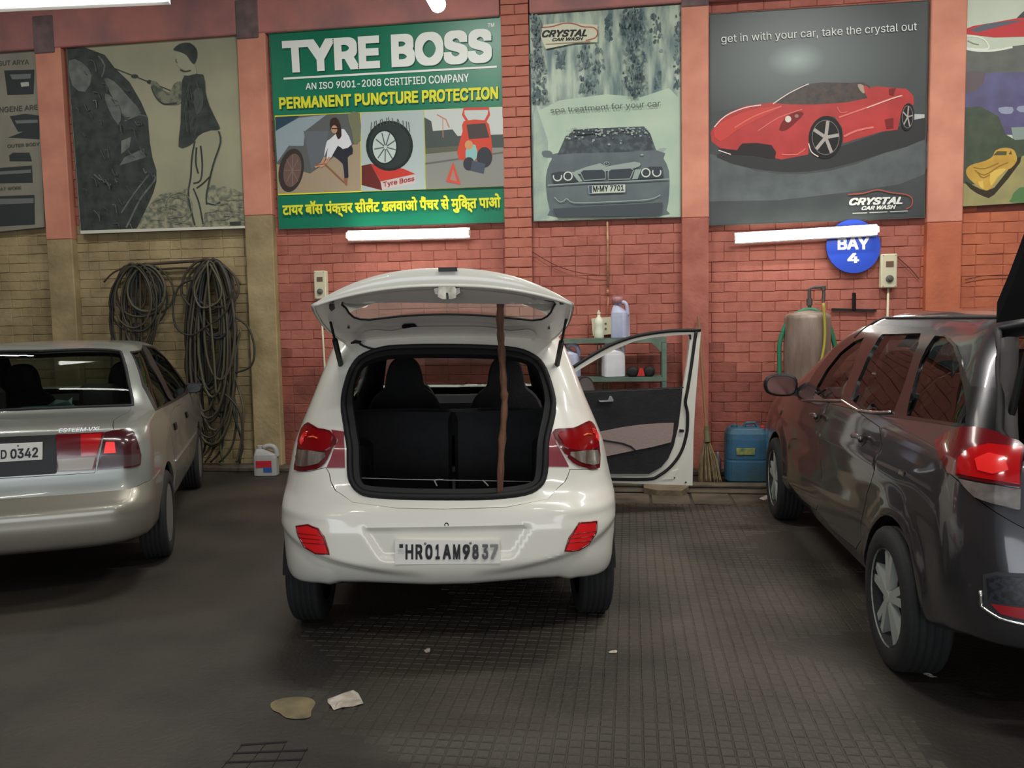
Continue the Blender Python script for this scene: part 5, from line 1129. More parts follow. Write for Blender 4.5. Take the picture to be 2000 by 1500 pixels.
# garnish, lamps, plate
gn = L.pxs(z5([(340, 232), (620, 222), (625, 360), (630, 610), (600, 640), (340, 655)])); gn[0][0] = 0; gn[-1][0] = 0
ga = L.panel('boot_garnish', gn+L.mir(gn)[1:-1], [], black, off=.006, th=.02, grid=.04)
for s in (1, -1):
    fx = (lambda q: q) if s == 1 else L.mir
    il = L.panel('boot_lamp', fx(L.pxs(z5([(615, 225), (1135, 200), (1100, 300), (1062, 440), (1022, 605), (620, 620)]))), [], red_dark, off=.012, th=.02, grid=.03, label='lamp on the boot lid, red over clear')
    L.panel('red_lens', fx(L.pxs(z5([(880, 226), (1105, 216), (1085, 320), (1048, 440), (882, 452)]))), [], red_lens, off=.016, th=.008, grid=.03, par=il)
    L.panel('clear_lens', fx(L.pxs(z5([(635, 482), (1035, 458), (1003, 590), (640, 608)]))), [], mat('clear_lens_white', (168, 160, 150), .3, coat=.6), off=.016, th=.008, grid=.03, par=il)
    ol = L.panel('tail_lamp', fx(L.pxs(z5([(1140, 200), (1260, 178), (1400, 160), (1450, 205), (1490, 320), (1520, 440), (1512, 548), (1440, 572), (1250, 590), (1050, 604), (1075, 480), (1110, 330)]), 1)), [], mat('smoked_lens', (62, 16, 22), .2, coat=1.), off=.012, th=.02, grid=.03, label='corner tail lamp')
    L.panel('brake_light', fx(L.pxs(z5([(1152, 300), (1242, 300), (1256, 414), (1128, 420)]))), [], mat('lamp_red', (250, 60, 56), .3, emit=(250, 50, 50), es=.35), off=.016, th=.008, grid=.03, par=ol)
    L.panel('clear_lens', fx(L.pxs(z5([(1105, 450), (1300, 436), (1500, 430), (1500, 530), (1440, 552), (1090, 585)]))), [], mat('smoked_clear', (70, 50, 50), .2, coat=1.), off=.016, th=.008, grid=.03, par=ol)
m2 = np.array(wmat(car2)); n2 = m2[:3, :3]@np.array([0, -1, .0]); pt = L.px(z5([(225, 405)])[0]); w2 = m2[:3, :3]@(L.S(pt[:1], pt[1:])[0]+np.array([0, -.02, 0]))+m2[:3, 3]
po = slab('number_plate', z5([(-700, 352), (455, 300), (455, 486), (-700, 556)]), [], n2, w2, Vector(n2)*-.015, plate_m, car2, label='white number plate ending in D 0342')
pr = Print(n2, w2, po); pr.text('lettering', 'D', z5([(8, 384), (72, 380), (72, 478), (8, 482)]), plate_ink, bold=.02); pr.text('lettering', '0342', z5([(112, 374), (412, 352), (412, 462), (112, 480)]), plate_ink, bold=.02); pr.ell('lettering', z5([(195, 338)])[0], 1.6, 1.6, plate_ink); pr.done()
e1 = L.px(z5([(860, 155)])[0]); ew = m2[:3, :3]@(L.S(e1[:1], e1[1:])[0]+np.array([0, -.03, 0]))+m2[:3, 3]
pr = Print(n2, ew, car2); pr.text('boot_badge', 'ESTEEM VXi', z5([(635, 150), (1080, 128), (1080, 170), (635, 195)]), chrome, bold=.008, shear=.2); pr.done()
MB().box((-.6, .4, .28), (.6, 3.8, .38), 0, .03).build('underbody', under_m, car2, world=False)
for s in (1, -1):
    for y in (.88, 3.245): wheel(car2, s*.70, y, .282, .165, s); arch_liner(car2, .765, y, .333, s)
for x in (-.34, .34): seat(car2, 'rear_seat', x, 1.15, .48, .62, .50, trim_blk, head=False)
for x in (-.34, 0, .34)[::2]: MB().box((x-.12, 1.12, .96), (x+.12, 1.22, 1.13), 0, .03).build('head_rest', trim_blk, car2, world=False)
for x in (-.36, .36): seat(car2, 'front_seat', x, 1.95, .46, .50, .78, trim_blk)
MB().box((-.64, .68, .90), (.64, 1.12, .945), 0, .01).build('parcel_shelf', trim_blk, car2, world=False); MB().box((-.62, 2.75, .6), (.62, 2.95, .95), 0, .05).build('dashboard', trim_blk, car2, world=False)
mirror(car2, .74, 2.72, .97, 1, black, .6, mat('mirror_shade', (40, 42, 42), .3))
# tissue packet on the parcel shelf
c = onplane((92, 783), n2, m2[:3, :3]@np.array([0, .86, 1.0])+m2[:3, 3]); c[2] = .95
e = empty('tissue_packet', c, 'teal and white tissue packet behind the rear window of the silver saloon', 'packet', rot=(0, 0, A24))
MB().box((-.15, -.05, 0), (.15, .05, .07), 0, .01).build('packet', mat('packet_teal', (40, 92, 104), .4), e, world=False); MB().box((-.12, -.055, .012), (-.02, -.049, .06)).build('packet_print', mat('packet_white', (190, 216, 208), .5), e, world=False)
MB().add([(0, -.03, .07), (.05, .0, .11), (.12, -.01, .10), (.14, .02, .12), (.13, .04, .07), (.01, .04, .07)], [(0, 1, 5), (1, 2, 5), (2, 3, 4), (2, 4, 5)]).build('tissue', mat('tissue_white', (170, 182, 176), .8), e, world=False)

# ---------------------------------------------------------------- dark grey people carrier
MF = [(.24, .12, 4.2, .74, .25, .2, .05, .25, .25, .1, 0), (.28, .03, 4.33, .81, .24, .25, .06, .3, .35, .12, 0), (.42, .0, 4.38, .84, .24, .28, .07, .3, .4, .12, 0), (.60, .01, 4.38, .845, .24, .28, .07, .3, .4, .12, 0),
      (.72, .04, 4.32, .84, .22, .26, .06, .3, .4, .12, 0), (.85, .08, 4.1, .825, .2, .26, .05, .3, .4, .12, 0), (.98, .12, 3.7, .80, .18, .24, .05, .2, .35, .1, .01), (1.05, .16, 3.35, .77, .18, .22, .05, .2, .3, .1, .01),
      (1.18, .24, 3.05, .71, .18, .22, .04, .16, .25, .1, 0), (1.32, .34, 2.72, .645, .18, .22, .03, .16, .22, .08, 0), (1.43, .40, 2.4, .57, .18, .25, .03, .16, .2, .06, 0), (1.485, .46, 2.15, .50, .18, .25, .02, .16, .2, .04, 0),
      (1.515, .75, 1.9, .38, .15, .2, .02, .1, .15, .02, 0), (1.53, 1.2, 1.6, .02, .01, .1, .0, .01, .02, .0, 0)]
car3 = empty('people_carrier', (1.93, 3.6-.78, 0), 'dark grey people carrier with alloy wheels cut off by the right edge', 'car', rot=(0, 0, rd(.5)))
def d_mpv(P):
    P = P.copy(); x, y, z = P[..., 0], P[..., 1], P[..., 2]
    g = 1-np.clip((y-.2)/.5, 0, 1); P[..., 2] = z+.105*np.clip((.6-z)/.36, 0, 1)*g
    side = np.clip((y-.3)/.3, 0, 1)*np.clip((3.9-y)/.3, 0, 1)
    zl = .80+.05*np.clip((3.-y)/2.4, 0, 1); P[..., 0] = x+np.sign(x)*side*(.012*np.exp(-((z-zl)/.03)**2)-.014*np.exp(-((z-.62)/.10)**2)+.010*np.exp(-((z-.36)/.05)**2))
    for yc in (.78, 3.43):
        r = np.sqrt((y-yc)**2+(z-.3)**2); P[..., 0] = P[..., 0]+np.sign(x)*.018*np.exp(-((r-.36)/.05)**2)*(z > .2)
    return P
M = Shell(MF, car3, disp=d_mpv)
z3 = lambda pts: K(1380, 480, 2.884, pts); z4 = lambda pts: K(1480, 820, 3., pts)
mdlo = M.pxs(z3([(515, 870), (560, 790), (620, 700), (700, 600), (790, 505), (870, 458), (930, 449), (1240, 463), (1300, 478), (1370, 520), (1410, 560), (1440, 640), (1465, 720), (1485, 792), (1560, 798), (1640, 803), (1640, 1048), (1480, 1026), (1280, 998), (1100, 972), (1040, 964), (860, 938), (770, 880)]))
w1 = M.pxs(z3([(600, 862), (625, 790), (680, 695), (750, 608), (830, 542), (892, 516), (860, 600), (805, 740), (766, 862)])); w2_ = M.pxs(z3([(817, 866), (850, 770), (900, 650), (950, 560), (988, 500), (1212, 494), (1195, 560), (1150, 680), (1110, 800), (1060, 932), (880, 922)])); w3 = M.pxs(z3([(1130, 958), (1150, 850), (1190, 700), (1240, 580), (1290, 508), (1345, 514), (1392, 565), (1425, 660), (1445, 770), (1462, 880), (1470, 1006)]))
hl_ = [M.px(p_) for p_ in z3([(1645, 470), (1655, 600), (1655, 800), (1650, 1040)])]; hx = [M.rear(x, z) for x, z in ((-.3, .80), (0, .79))]; ht = [M.rear(x, z) for x, z in ((0, 1.475), (-.35, 1.47))]
hh = [hl_[3], hx[0], np.array([0, hx[1][1]])]; hole3 = hl_+hh[1:]+[np.array([-p_[0], p_[1]]) for p_ in (hh[1:-1][::-1]+hl_[::-1])]+[np.array([-ht[1][0], ht[1][1]]), np.array([0, ht[0][1]]), ht[1]]
ar3 = {(s, y): M.arch(y, .345, s, .30) for s in (1, -1) for y in (.78, 3.43)}
fd3 = [(2.12, .36), (2.98, .36), (3.08, .6), (3.06, .99), (2.05, 1.0), (2.05, .6)]; rd3 = [(2.01, .6), (2.01, 1.0), (1.12, .985), (1.05, .82), (1.18, .66), (1.24, .5), (1.30, .36), (2.08, .36)]
D3 = {(s, k): M.sides(v, s, 2) for s in (1, -1) for k, v in (('front_door', fd3), ('rear_door', rd3))}
ue3 = M.side(.425, .5, 1)[0]
bt3 = [M.px(p_) for p_ in z3([(1370, 1280), (1430, 1330), (1480, 1375), (1525, 1425)])]; bz = M.rear(-.3, .70)[1]
b3l = [np.array([-ue3, tz(M, .66)])]+[p_ for p_ in bt3 if p_[0] > -ue3+.03]+[np.array([-.35, bz]), np.array([0, bz])]; bm3 = b3l+[np.array([-p_[0], p_[1]]) for p_ in b3l[::-1][1:]]+[np.array([ue3, -.2]), np.array([-ue3, -.2])]
HS3 = [half_screen(M, 1.07, 1.44, .63, .48, s) for s in (1, -1)]
holes = [mdlo, M.mir(mdlo), hole3, bm3]+list(ar3.values())+list(D3.values())+HS3
M.panel('body_shell', M.full(), holes, grey_paint, grid=.04, th=.02)
M.panel('interior_trim', [(-M.U, tz(M, .32)), (M.U, tz(M, .32)), (M.U, M.H), (-M.U, M.H)], [w1, w2_, w3, M.mir(w1), M.mir(w2_), M.mir(w3), hole3]+list(ar3.values())+HS3, trim_gry, off=-.05, grid=.06)
M.panel('rear_bumper', shrink(bm3, .003), [], grey_paint, off=.002, th=.03, grid=.03)
for s in (-1, 1):
    fx = (lambda q: q) if s == -1 else M.mir
    for k in ('front_door', 'rear_door'):
        d = M.panel(k, shrink(D3[(s, k)], .004), [], grey_paint, off=.001, th=.02, grid=.04)
        c = M.side(2.20 if k == 'front_door' else 1.30, .90, s); cup = [c+np.array([.07*math.cos(t), .035*math.sin(t)]) for t in np.linspace(0, 6, 14)]
        M.panel('handle_recess', cup, [], mat('recess_dark', (20, 20, 22), .4, coat=.5), off=.003, th=.004, grid=.03, par=d)
        M.tube('door_handle', [c+np.array([-.09, .004]), c+np.array([-.03, .010]), c+np.array([.04, .010]), c+np.array([.09, .0])], .013, grey_paint, off=.032, closed=False, par=d, n=8)
    f3 = M.panel('window_frame', fx(mdlo), [fx(w1), fx(w2_), fx(w3)], mat('piano_black', (14, 15, 17), .25, coat=.25), off=.003, th=.02, grid=.03)
    for w_ in (w1, w2_, w3): M.panel('window_glass', fx(w_), [], gl_clear if w_ is not w3 else glass('quarter_glass', (150, 138, 128), .03), off=-.006, grid=.08, par=f3)
    M.tube('chrome_strip', fx(M.pxs(z3([(540, 872), (660, 874), (768, 874), (810, 902), (860, 930), (950, 942), (1048, 940)]))), .0075, chrome, off=.008, closed=False)
    tl = M.panel('tail_lamp', fx(M.pxs(z3([(1302, 1112), (1370, 1062), (1440, 1030), (1530, 1030), (1620, 1050), (1760, 1110), (1790, 1140), (1765, 1362), (1640, 1342), (1430, 1302), (1380, 1282), (1340, 1200)]))), [], red_dark, off=.016, th=.03, grid=.03, label='left tail lamp' if s == -1 else 'right tail lamp')
    M.panel('red_lens', fx(M.pxs(z3([(1500, 1150), (1600, 1128), (1775, 1145), (1758, 1345), (1640, 1325), (1430, 1285), (1440, 1200)]))), [], red_lens, off=.020, th=.01, grid=.03, par=tl)
    M.panel('lens_facet', fx(M.pxs(z3([(1530, 1210), (1600, 1180), (1680, 1200), (1700, 1270), (1620, 1290), (1545, 1270)]))), [], lamp_hot, off=.024, th=.01, grid=.03, par=tl)
    M.panel('clear_lens', fx(M.pxs(z3([(1430, 1312), (1640, 1352), (1765, 1372), (1762, 1485), (1600, 1450), (1520, 1418), (1465, 1360)]))), [], mat('clear_lens_bright', (200, 194, 188), .12, metal=.7, coat=1., c2=(120, 100, 92), scale=10), off=.014, th=.02, grid=.03, par=tl)
    rc = M.panel('bumper_recess', fx(M.pxs(z4([(1320, 905), (1400, 890), (1620, 900), (1700, 910), (1700, 1210), (1560, 1185), (1420, 1152), (1330, 1085)]))), [], mat('bumper_grey', (48, 48, 52), .5), off=.004, th=.02, grid=.03)
    M.panel('mesh_insert', fx(M.pxs(z4([(1345, 925), (1400, 912), (1690, 925), (1690, 1085), (1360, 1062)]))), [], mat('mesh_black', (40, 44, 54), .4, c2=(22, 24, 28), scale=60, lo=.45, hi=.55), off=.008, th=.006, grid=.03, par=rc)
    M.panel('reflector', fx(M.pxs(z4([(1370, 1075), (1690, 1105), (1690, 1190), (1560, 1165), (1425, 1132)]))), [], mat('reflector_dim', (150, 24, 36), .3, coat=.5), off=.010, th=.008, grid=.03, par=rc)
    M.tube('recess_rim', fx(M.pxs(z4([(1308, 1000), (1312, 1090), (1350, 1120), (1420, 1162), (1560, 1198), (1700, 1222)]))), .006, chrome, off=.003, closed=False, par=rc)
    for y in (.78, 3.43): wheel(car3, s*.775, y, .300, .185, s, 'alloy', 5); arch_liner(car3, .80, y, .348, s, .30)
    mirror(car3, s*.80, 2.93, 1.03, s, black, 1.0, mat('mirror_brown', (84, 52, 46), .15, metal=.6))
    M.tube('roof_channel', [M.side(y, 1.478, s) for y in np.linspace(.62, 2.2, 12)], .007, black, closed=False)
    x_ = s*.50
    for pts, r_ in (([(x_*1.18, .26, .86), (x_*1.20, .30, 1.1), (x_*1.12, .40, 1.40)], .03),): MB().tube(spl(pts, 4, False), r_, 8).build('pillar_trim', trim_gry, car3, world=False, smooth=True)
M.panel('windscreen', HS3[0], [], gl_clear, off=-.01, grid=.1); M.panel('windscreen', HS3[1], [], gl_clear, off=-.01, grid=.1)
M.tube('opening_seal', hole3, .014, rubber, off=.0)
MB().box((-.66, .4, .28), (.66, 4.1, .38), 0, .03).build('underbody', under_m, car3, world=False)
MB().box((-.62, .14, .50), (.62, 1.2, .58), 0, .01).box((-.66, .3, .58), (-.58, 1.6, .98), 0, .02).box((.58, .3, .58), (.66, 1.6, .98), 0, .02).build('load_floor', trim_gry, car3, world=False)
brn = mat('seat_brown', (66, 44, 38), .8, bump=.2)
for x in (-.34, .34): seat(car3, 'rear_seat', x, 1.35, .5, .56, .76, brn); seat(car3, 'front_seat', x, 2.15, .48, .52, .80, brn)
MB().box((-.66, 2.95, .62), (.66, 3.2, 1.0), 0, .05).build('dashboard', trim_blk, car3, world=False)
MB().tube([(-.36+.18*math.cos(t), 2.78+.06*math.sin(t), .95+.16*math.sin(t)) for t in np.linspace(0, 2*math.pi, 25)[:-1]], .010, 8, closed=True).build('steering_wheel', mat('wheel_beige', (150, 146, 140), .5), car3, world=False, smooth=True)
# badge on the rear wing
c = M.px(z3([(1098, 1282)])[0]); M.panel('side_badge', [c+np.array(v) for v in ((-.035, -.008), (.03, -.008), (.035, .012), (-.03, .012))], [], chrome, off=.004, th=.004, grid=.02)
# its tailgate, swung up over the camera side
gv = []; gx = .60
prof = [(.42, 1.46, .0), (.36, 1.56, .0), (.28, 1.70, .0), (.12, 1.84, .0), (-.15, 1.96, 0)]
mb = MB()
for k, (y, z, _) in enumerate(prof):
    w = gx*(1-.02*k)
    for x in np.linspace(-w, w, 13): gv.append((x, y, z+.05*(1-(x/w)**2)))
n = 13; f = [(k*n+i, k*n+i+1, (k+1)*n+i+1, (k+1)*n+i) for k in range(4) for i in range(12)]
gv2 = [(x*1.02, y-.03, z+.075) for x, y, z in gv]; N = len(gv); f += [tuple(reversed([N+i for i in q])) for q in f]
rim = list(range(n))+[n*(k+1)+n-1 for k in range(4)]+[4*n+i for i in range(n-2, -1, -1)]+[n*k for k in range(3, 0, -1)]
f += [(rim[i], rim[(i+1) % len(rim)], rim[(i+1) % len(rim)]+N, rim[i]+N) for i in range(len(rim))]
mb.add(gv+gv2, f).build('tailgate', black, car3, world=False, label='raised tailgate, black inside')
for s in (-1, 1): mb = MB(); mb.tube([(s*.60, .33, 1.02), (s*.59, .24, 1.3)], .013, 10); mb.tube([(s*.59, .24, 1.3), (s*.575, .14, 1.58)], .007, 8); mb.build('gas_strut', black, car3, world=False)

# ================================================================ things along the wall
beige = mat('switch_beige', (206, 202, 172), .5); beige_d = mat('switch_dark', (92, 90, 84), .5)
def switch_box(tl, br, label, pts, y=WALL-.045):
    a, b = onY(tl, y-.05), onY(br, y-.05); w = b[0]-a[0]; e = empty('switch_box', (a[0], y, b[2]), label, 'switch'); h = a[2]-b[2]
    MB().box((0, -.05, 0), (w, .03, h), 0, .008).build('box', beige, e, world=False)
    MB().box((w*.28, -.055, h*.62), (w*.76, -.045, h*.78)).build('window', mat('switch_window', (110, 84, 70), .3), e, world=False)
    MB().lathe([(w*.24, 0), (w*.24, .012), (w*.12, .016), (w*.12, .03), (.002, .032)], (w*.52, -.05, h*.27), (0, -1, 0), 20).build('knob', beige_d, e, world=False)
    for x, z in ((.12, .05), (.88, .05), (.12, .95), (.88, .95)): MB().lathe([(.004, 0), (.004, .004)], (w*x, -.05, h*z), (0, -1, 0), 8).build('screw', beige_d, e, world=False)
    c = MB(); c.tube([onY(p_, y) for p_ in pts], .011, 8); c.build('conduit', beige, e, smooth=True)
    return e
switch_box((1722, 496), (1752, 562), 'beige switch box with a round knob right of the blue sign', [(1735, 560), (1733, 640), (1732, 728)])
switch_box((612, 529), (637, 584), 'beige switch box with a round knob on the wall left of the raised white tailgate', [(626, 582), (632, 680), (637, 760), (642, 850)])
y = WALL-.03
e = empty('junction_box', onY((1155, 653), y), 'cream junction box behind the bottles on the top shelf', 'box')
slab('box', [(1155, 622), (1200, 618), (1203, 652), (1158, 656)], [], (0, -1, 0), (0, y-.04, 0), (0, .05, 0), beige, e)
for p_ in ((1183, 632), (1183, 642)): MB().lathe([(.01, 0), (.01, .006)], onY(p_, y-.04), (0, -1, 0), 8).build('socket', beige_d, e)
mb = MB(); mb.tube([onY(p_, y) for p_ in ((1186, 425), (1187, 480), (1187, 562))], .010, 8); mb.tube([onY(p_, y) for p_ in ((1188, 580), (1186, 618))], .006, 6); mb.lathe([(.014, -.02), (.014, .02)], onY((1187, 570), y), (0, 0, 1), 10)
mb.build('conduit_pipe', mat('conduit', (196, 158, 120), .5, c2=(150, 96, 70), scale=9), None, label='thin vertical conduit pipe running down below the waterfall poster', cat='pipe', smooth=True)
MB().tube([onY(p_, y) for p_ in ((1186, -10), (1186, 22))], .010, 8).build('conduit_pipe', mat('conduit', (1, 1, 1)), None, label='short end of white conduit above the waterfall poster', cat='pipe')
wire = mat('old_wire', (96, 50, 44), .8)
MB().tube([onY(p_, WALL-.045) for p_ in spl([(990, 458), (1040, 492), (1090, 520), (1140, 534), (1186, 538)], 4, False)], .004, 5).build('wire', wire, None, label='sagging thin wire on the wall between the pier and the conduit', cat='wire')
MB().tube([onY(p_, WALL-.03) for p_ in spl([(1750, 500), (1778, 525), (1795, 545)], 4, False)], .004, 5).build('wire', wire, None, label='short thin wire slanting away from the right switch box', cat='wire')
MB().tube([onY(p_, WALL-.03) for p_ in spl([(1885, 546), (1920, 539), (1960, 537), (2010, 540)], 4, False)], .004, 5).build('wire', wire, None, label='thin wire along the orange wall at the right edge', cat='wire')
# round blue sign
e = empty('bay_sign', onY((1667, 480), WALL-.06), 'round blue sign reading BAY 4 right of the wall tube light', 'sign')
cpx = [(1667+53*math.cos(t), 481+52.5*math.sin(t)) for t in np.linspace(0, 2*math.pi, 41)[:-1]]
slab('disc', cpx, [], (0, -1, 0), (0, WALL-.06, 0), (0, .02, 0), mat('sign_blue', (36, 74, 190), .4), e)
p = Print((0, -1, 0), (0, WALL-.06, 0), e); p.text('lettering', 'BAY', [(1636, 464), (1698, 463), (1698, 487), (1636, 488)], white, bold=.03); p.text('lettering', '4', [(1655, 494), (1678, 494), (1678, 514), (1655, 514)], white, bold=.03); p.done()
# water tank with hose and pipework
ty = 7.62; c = onY((1576, 700), ty); r_ = .20
e = empty('water_tank', (c[0], ty, 0), 'tall dirty steel tank with a bent pipe on top, left of the grey people carrier', 'tank')
dirty = mat('dirty_steel', (156, 140, 128), .5, metal=.25, c2=(116, 96, 84), scale=3.5, stretch=(2, 2, .5), bump=.2)
MB().lathe([(.15, .62), (r_*.96, .66), (r_, .70), (r_, 1.47), (r_*.97, 1.50), (r_*.8, 1.52), (.02, 1.55)], (0, 0, 0), (0, 0, 1), 36).build('vessel', dirty, e, world=False, smooth=True)
for k in range(4): a = k*math.pi/2+.78; MB().box((.15*math.cos(a)-.015, .15*math.sin(a)-.015, 0), (.15*math.cos(a)+.015, .15*math.sin(a)+.015, .70)).build('leg', steel, e, world=False)
P = lambda *l: [onY(p_, ty) for p_ in l]
MB().tube(P((1581, 622), (1581, 600), (1581, 564), (1592, 561), (1608, 561), (1609, 575), (1608, 590)), .016, 8).lathe([(.026, -.03), (.026, .03)], P((1581, 590))[0], (0, 0, 1), 12).lathe([(.022, -.02), (.022, .02)], P((1608, 563))[0], (0, 0, 1), 12).build('bent_pipe', mat('pipe_grey', (96, 92, 88), .5, metal=.5), e, smooth=False)
MB().tube(P((1592, 593), (1606, 593), (1604, 583)), .005, 6).build('valve_lever', mat('valve_lever', (150, 90, 60), .6), e)
MB().tube([onY(p_, ty-.21) for p_ in spl([(1608, 592), (1611, 640), (1609, 680), (1598, 730)], 4, False)], .012, 8).build('yellow_hose', mat('yellow_hose', (168, 160, 62), .5), e, smooth=True)
hp_ = spl([(1523, 760), (1522, 700), (1524, 665), (1540, 626), (1566, 608), (1590, 606), (1612, 622), (1624, 650), (1632, 685), (1632, 720)], 5, False)
MB().tube([onY(p_, ty-.02) for p_ in hp_], .021, 10).build('garden_hose', mat('green_hose', (44, 118, 84), .45), None, label='green garden hose looped over the steel tank', cat='hose', smooth=True)
# squeegee hung on the wall
e = empty('squeegee', onY((1668, 605), WALL-.03), 'black T-shaped squeegee head hung on the brick wall right of the tank', 'squeegee')
MB().prism([onY(p_, WALL-.04) for p_ in ((1625, 602), (1712, 604), (1712, 609), (1625, 607))], (0, .02, 0)).build('blade', rubber, e); MB().tube([onY((1668, 604), WALL-.04), onY((1668, 572), WALL-.06)], .018, 10).build('socket', black, e)
# hoses on their wall rack
e = empty('hose_rack', onY((330, 522), WALL-.08), 'rack of two old pipes holding the hoses on the cream wall', 'rack')
rust = mat('rusty_pipe', (84, 72, 56), .7, c2=(60, 50, 42), scale=8)
for l, r_ in (([(252, 519), (330, 513), (420, 508)], .016), ([(262, 530), (340, 524), (400, 524)], .012), ([(203, 551), (222, 532), (252, 519)], .010), ([(420, 508), (448, 528), (470, 556)], .010)): MB().tube([onY(p_, WALL-.09) for p_ in spl(l, 4, False)], r_, 8).build('rail', rust, e, smooth=True)
for x, yy in ((262, 522), (405, 512)): MB().tube([onY((x, yy), WALL-.0), onY((x, yy), WALL-.12)], .012, 8).build('hook', rust, e)
hcol = [mat('hose%d' % i, c, .6) for i, c in enumerate(((46, 44, 38), (58, 56, 46), (74, 68, 54), (36, 40, 46), (66, 58, 50), (84, 82, 62)))]
def loop(cx, top, w, h, ph=0, n=26):
    return [(cx+w*math.sin(t)*(.55+.45*math.sin(t/2)**.7)+rng.normal(0, .4)+ph*math.sin(t/2), top+h*(1-math.cos(t))/2) for t in np.linspace(0, 2*math.pi, n+1)[:-1]]
e = empty('hose_bundle', onY((262, 522), WALL-.12), 'coiled old hoses hung at the left end of the wall rack', 'hose')
for k in range(15):
    w = rng.uniform(28, 56); h = rng.uniform(85, 150) if k % 4 else rng.uniform(150, 190); cx = 268+rng.uniform(-12, 14)+(10 if k % 2 else -8)
    MB().tube([onY(p_, WALL-.10-.008*k) for p_ in loop(cx, 514+rng.uniform(0, 6), w, h)], rng.uniform(.010, .014), 6, closed=True).build('hose_loop', hcol[k % 6], e, smooth=True)
MB().tube([onY(p_, WALL-.14) for p_ in spl([(232, 540), (222, 600), (218, 700), (220, 830)], 5, False)], .012, 6).build('hose_tail', hcol[1], e, smooth=True)
for k in range(5): MB().tube([onY(p_, WALL-.13-.01*k) for p_ in spl([(250+6*k, 530), (238+9*k, 600), (236+10*k, 680), (240+7*k, 800)], 5, False)], .011, 6).build('hose_tail', hcol[k % 6], e, smooth=True)
e = empty('hose_bundle', onY((405, 512), WALL-.12), 'long thick bundle of hoses hanging down from the right end of the wall rack', 'hose')
for k in range(34):
    w = rng.uniform(24, 52); h = [95, 150, 240, 290, 330][k % 5]*rng.uniform(.85, 1.1); cx = 404+rng.uniform(-10, 12)+h*.03
    if k < 5: w, h = 30+4*k, 60+30*k
    MB().tube([onY(p_, WALL-.10-.0055*k) for p_ in loop(cx, 506+rng.uniform(0, 8), w, h, rng.uniform(-6, 10))], rng.uniform(.011, .015), 6, closed=True).build('hose_loop', hcol[(k*5+k//3) % 6] if k > 6 else hcol[5-(k % 2)*3], e, smooth=True)
for k in range(9):
    x = 375+12*k; MB().tube([onY(p_, WALL-.10-.012*k) for p_ in spl([(x, 640), (x-8+rng.uniform(-6, 8), 720), (x+6+rng.uniform(-10, 10), 800), (x+4+rng.uniform(-12, 12), 870), (x-10+rng.uniform(-14, 16), 903)], 5, False)], .012, 6).build('hose_tail', hcol[(k*2+1) % 6], e, smooth=True)
for l in ([(455, 565), (440, 610), (400, 640), (372, 655), (345, 640), (338, 600), (350, 560), (378, 545)], [(460, 620), (485, 640), (497, 680), (490, 715), (460, 728)], [(405, 512), (410, 600), (418, 700), (422, 770)], [(408, 510), (380, 560), (392, 600), (425, 590), (432, 560), (410, 515)], [(440, 770), (466, 800), (474, 850), (468, 905)]):
    MB().tube([onY(p_, WALL-.30) for p_ in spl(l, 5, False)], .011, 6).build('hose_loop', hcol[5 if l[0][0] in (405, 408) else 0], e, smooth=True)
# jerrycans
def jerrycan(name, base, w, d, h, m, label, cat='can', lab=None, rot=0., capm=None):
    e = empty(name, base, label, cat, rot=(0, 0, rot)); mb = MB(); n = 20
    def sec(sx, sy, z, ox=0.): return [(ox+sx*w/2*math.copysign(abs(math.cos(t))**.4, math.cos(t)), sy*d/2*math.copysign(abs(math.sin(t))**.4, math.sin(t)), z) for t in np.linspace(0, 2*math.pi, n+1)[:-1]]
    L_ = [sec(.9, .9, 0), sec(1, 1, .02*h), sec(1, 1, .60*h), sec(.96, .96, .70*h), sec(.55, .7, .82*h, -.16*w), sec(.28, .45, .90*h, -.24*w)]; v = [q for s in L_ for q in s]
    f = [tuple(range(n-1, -1, -1)), tuple(5*n+i for i in range(n))]+[(r*n+i, r*n+(i+1) % n, r*n+n+(i+1) % n, r*n+n+i) for r in range(5) for i in range(n)]
    mb.add(v, f).build('body', m, e, world=False, smooth=False)
    MB().tube(spl([(-.10*w, 0, .93*h), (.12*w, 0, .985*h), (.34*w, 0, .95*h), (.44*w, 0, .82*h), (.47*w, 0, .62*h)], 4, False), [.11*w]*17, 8).build('handle', m, e, world=False, smooth=True)
    MB().lathe([(.13*w, .88*h), (.13*w, 1.0*h), (.11*w, 1.01*h), (.002, 1.01*h)], (-.25*w, 0, 0), (0, 0, 1), 14).build('cap', capm or m, e, world=False)
    if lab:
        for nm, (x0, x1, a, b), mm in lab: MB().box((x0*w, -d/2-.004, a*h), (x1*w, -d/2+.004, b*h)).build(nm, mm, e, world=False)
    return e
milk = mat('milky_plastic', (212, 214, 218), .4, c2=(196, 198, 204), scale=6); milk2 = mat('milky_plastic_cool', (186, 192, 212), .4, c2=(160, 166, 196), scale=4)
b = onZ((520, 913)); b = np.array([onY((520, 900), 7.70)[0], 7.70, 0]);
jerrycan('jerrycan', b, .235, .13, .30, mat('dull_white', (158, 158, 154), .5), 'white plastic can with a red and blue label on the floor by the cream pillar', rot=rd(8), lab=[('label_red', (-.36, .30, .30, .52), mat('label_red_', (176, 30, 44), .5)), ('label_blue', (-.05, .30, .14, .30), mat('label_blue', (40, 84, 150), .5))])  # can's plastic toned down to one even grey-white
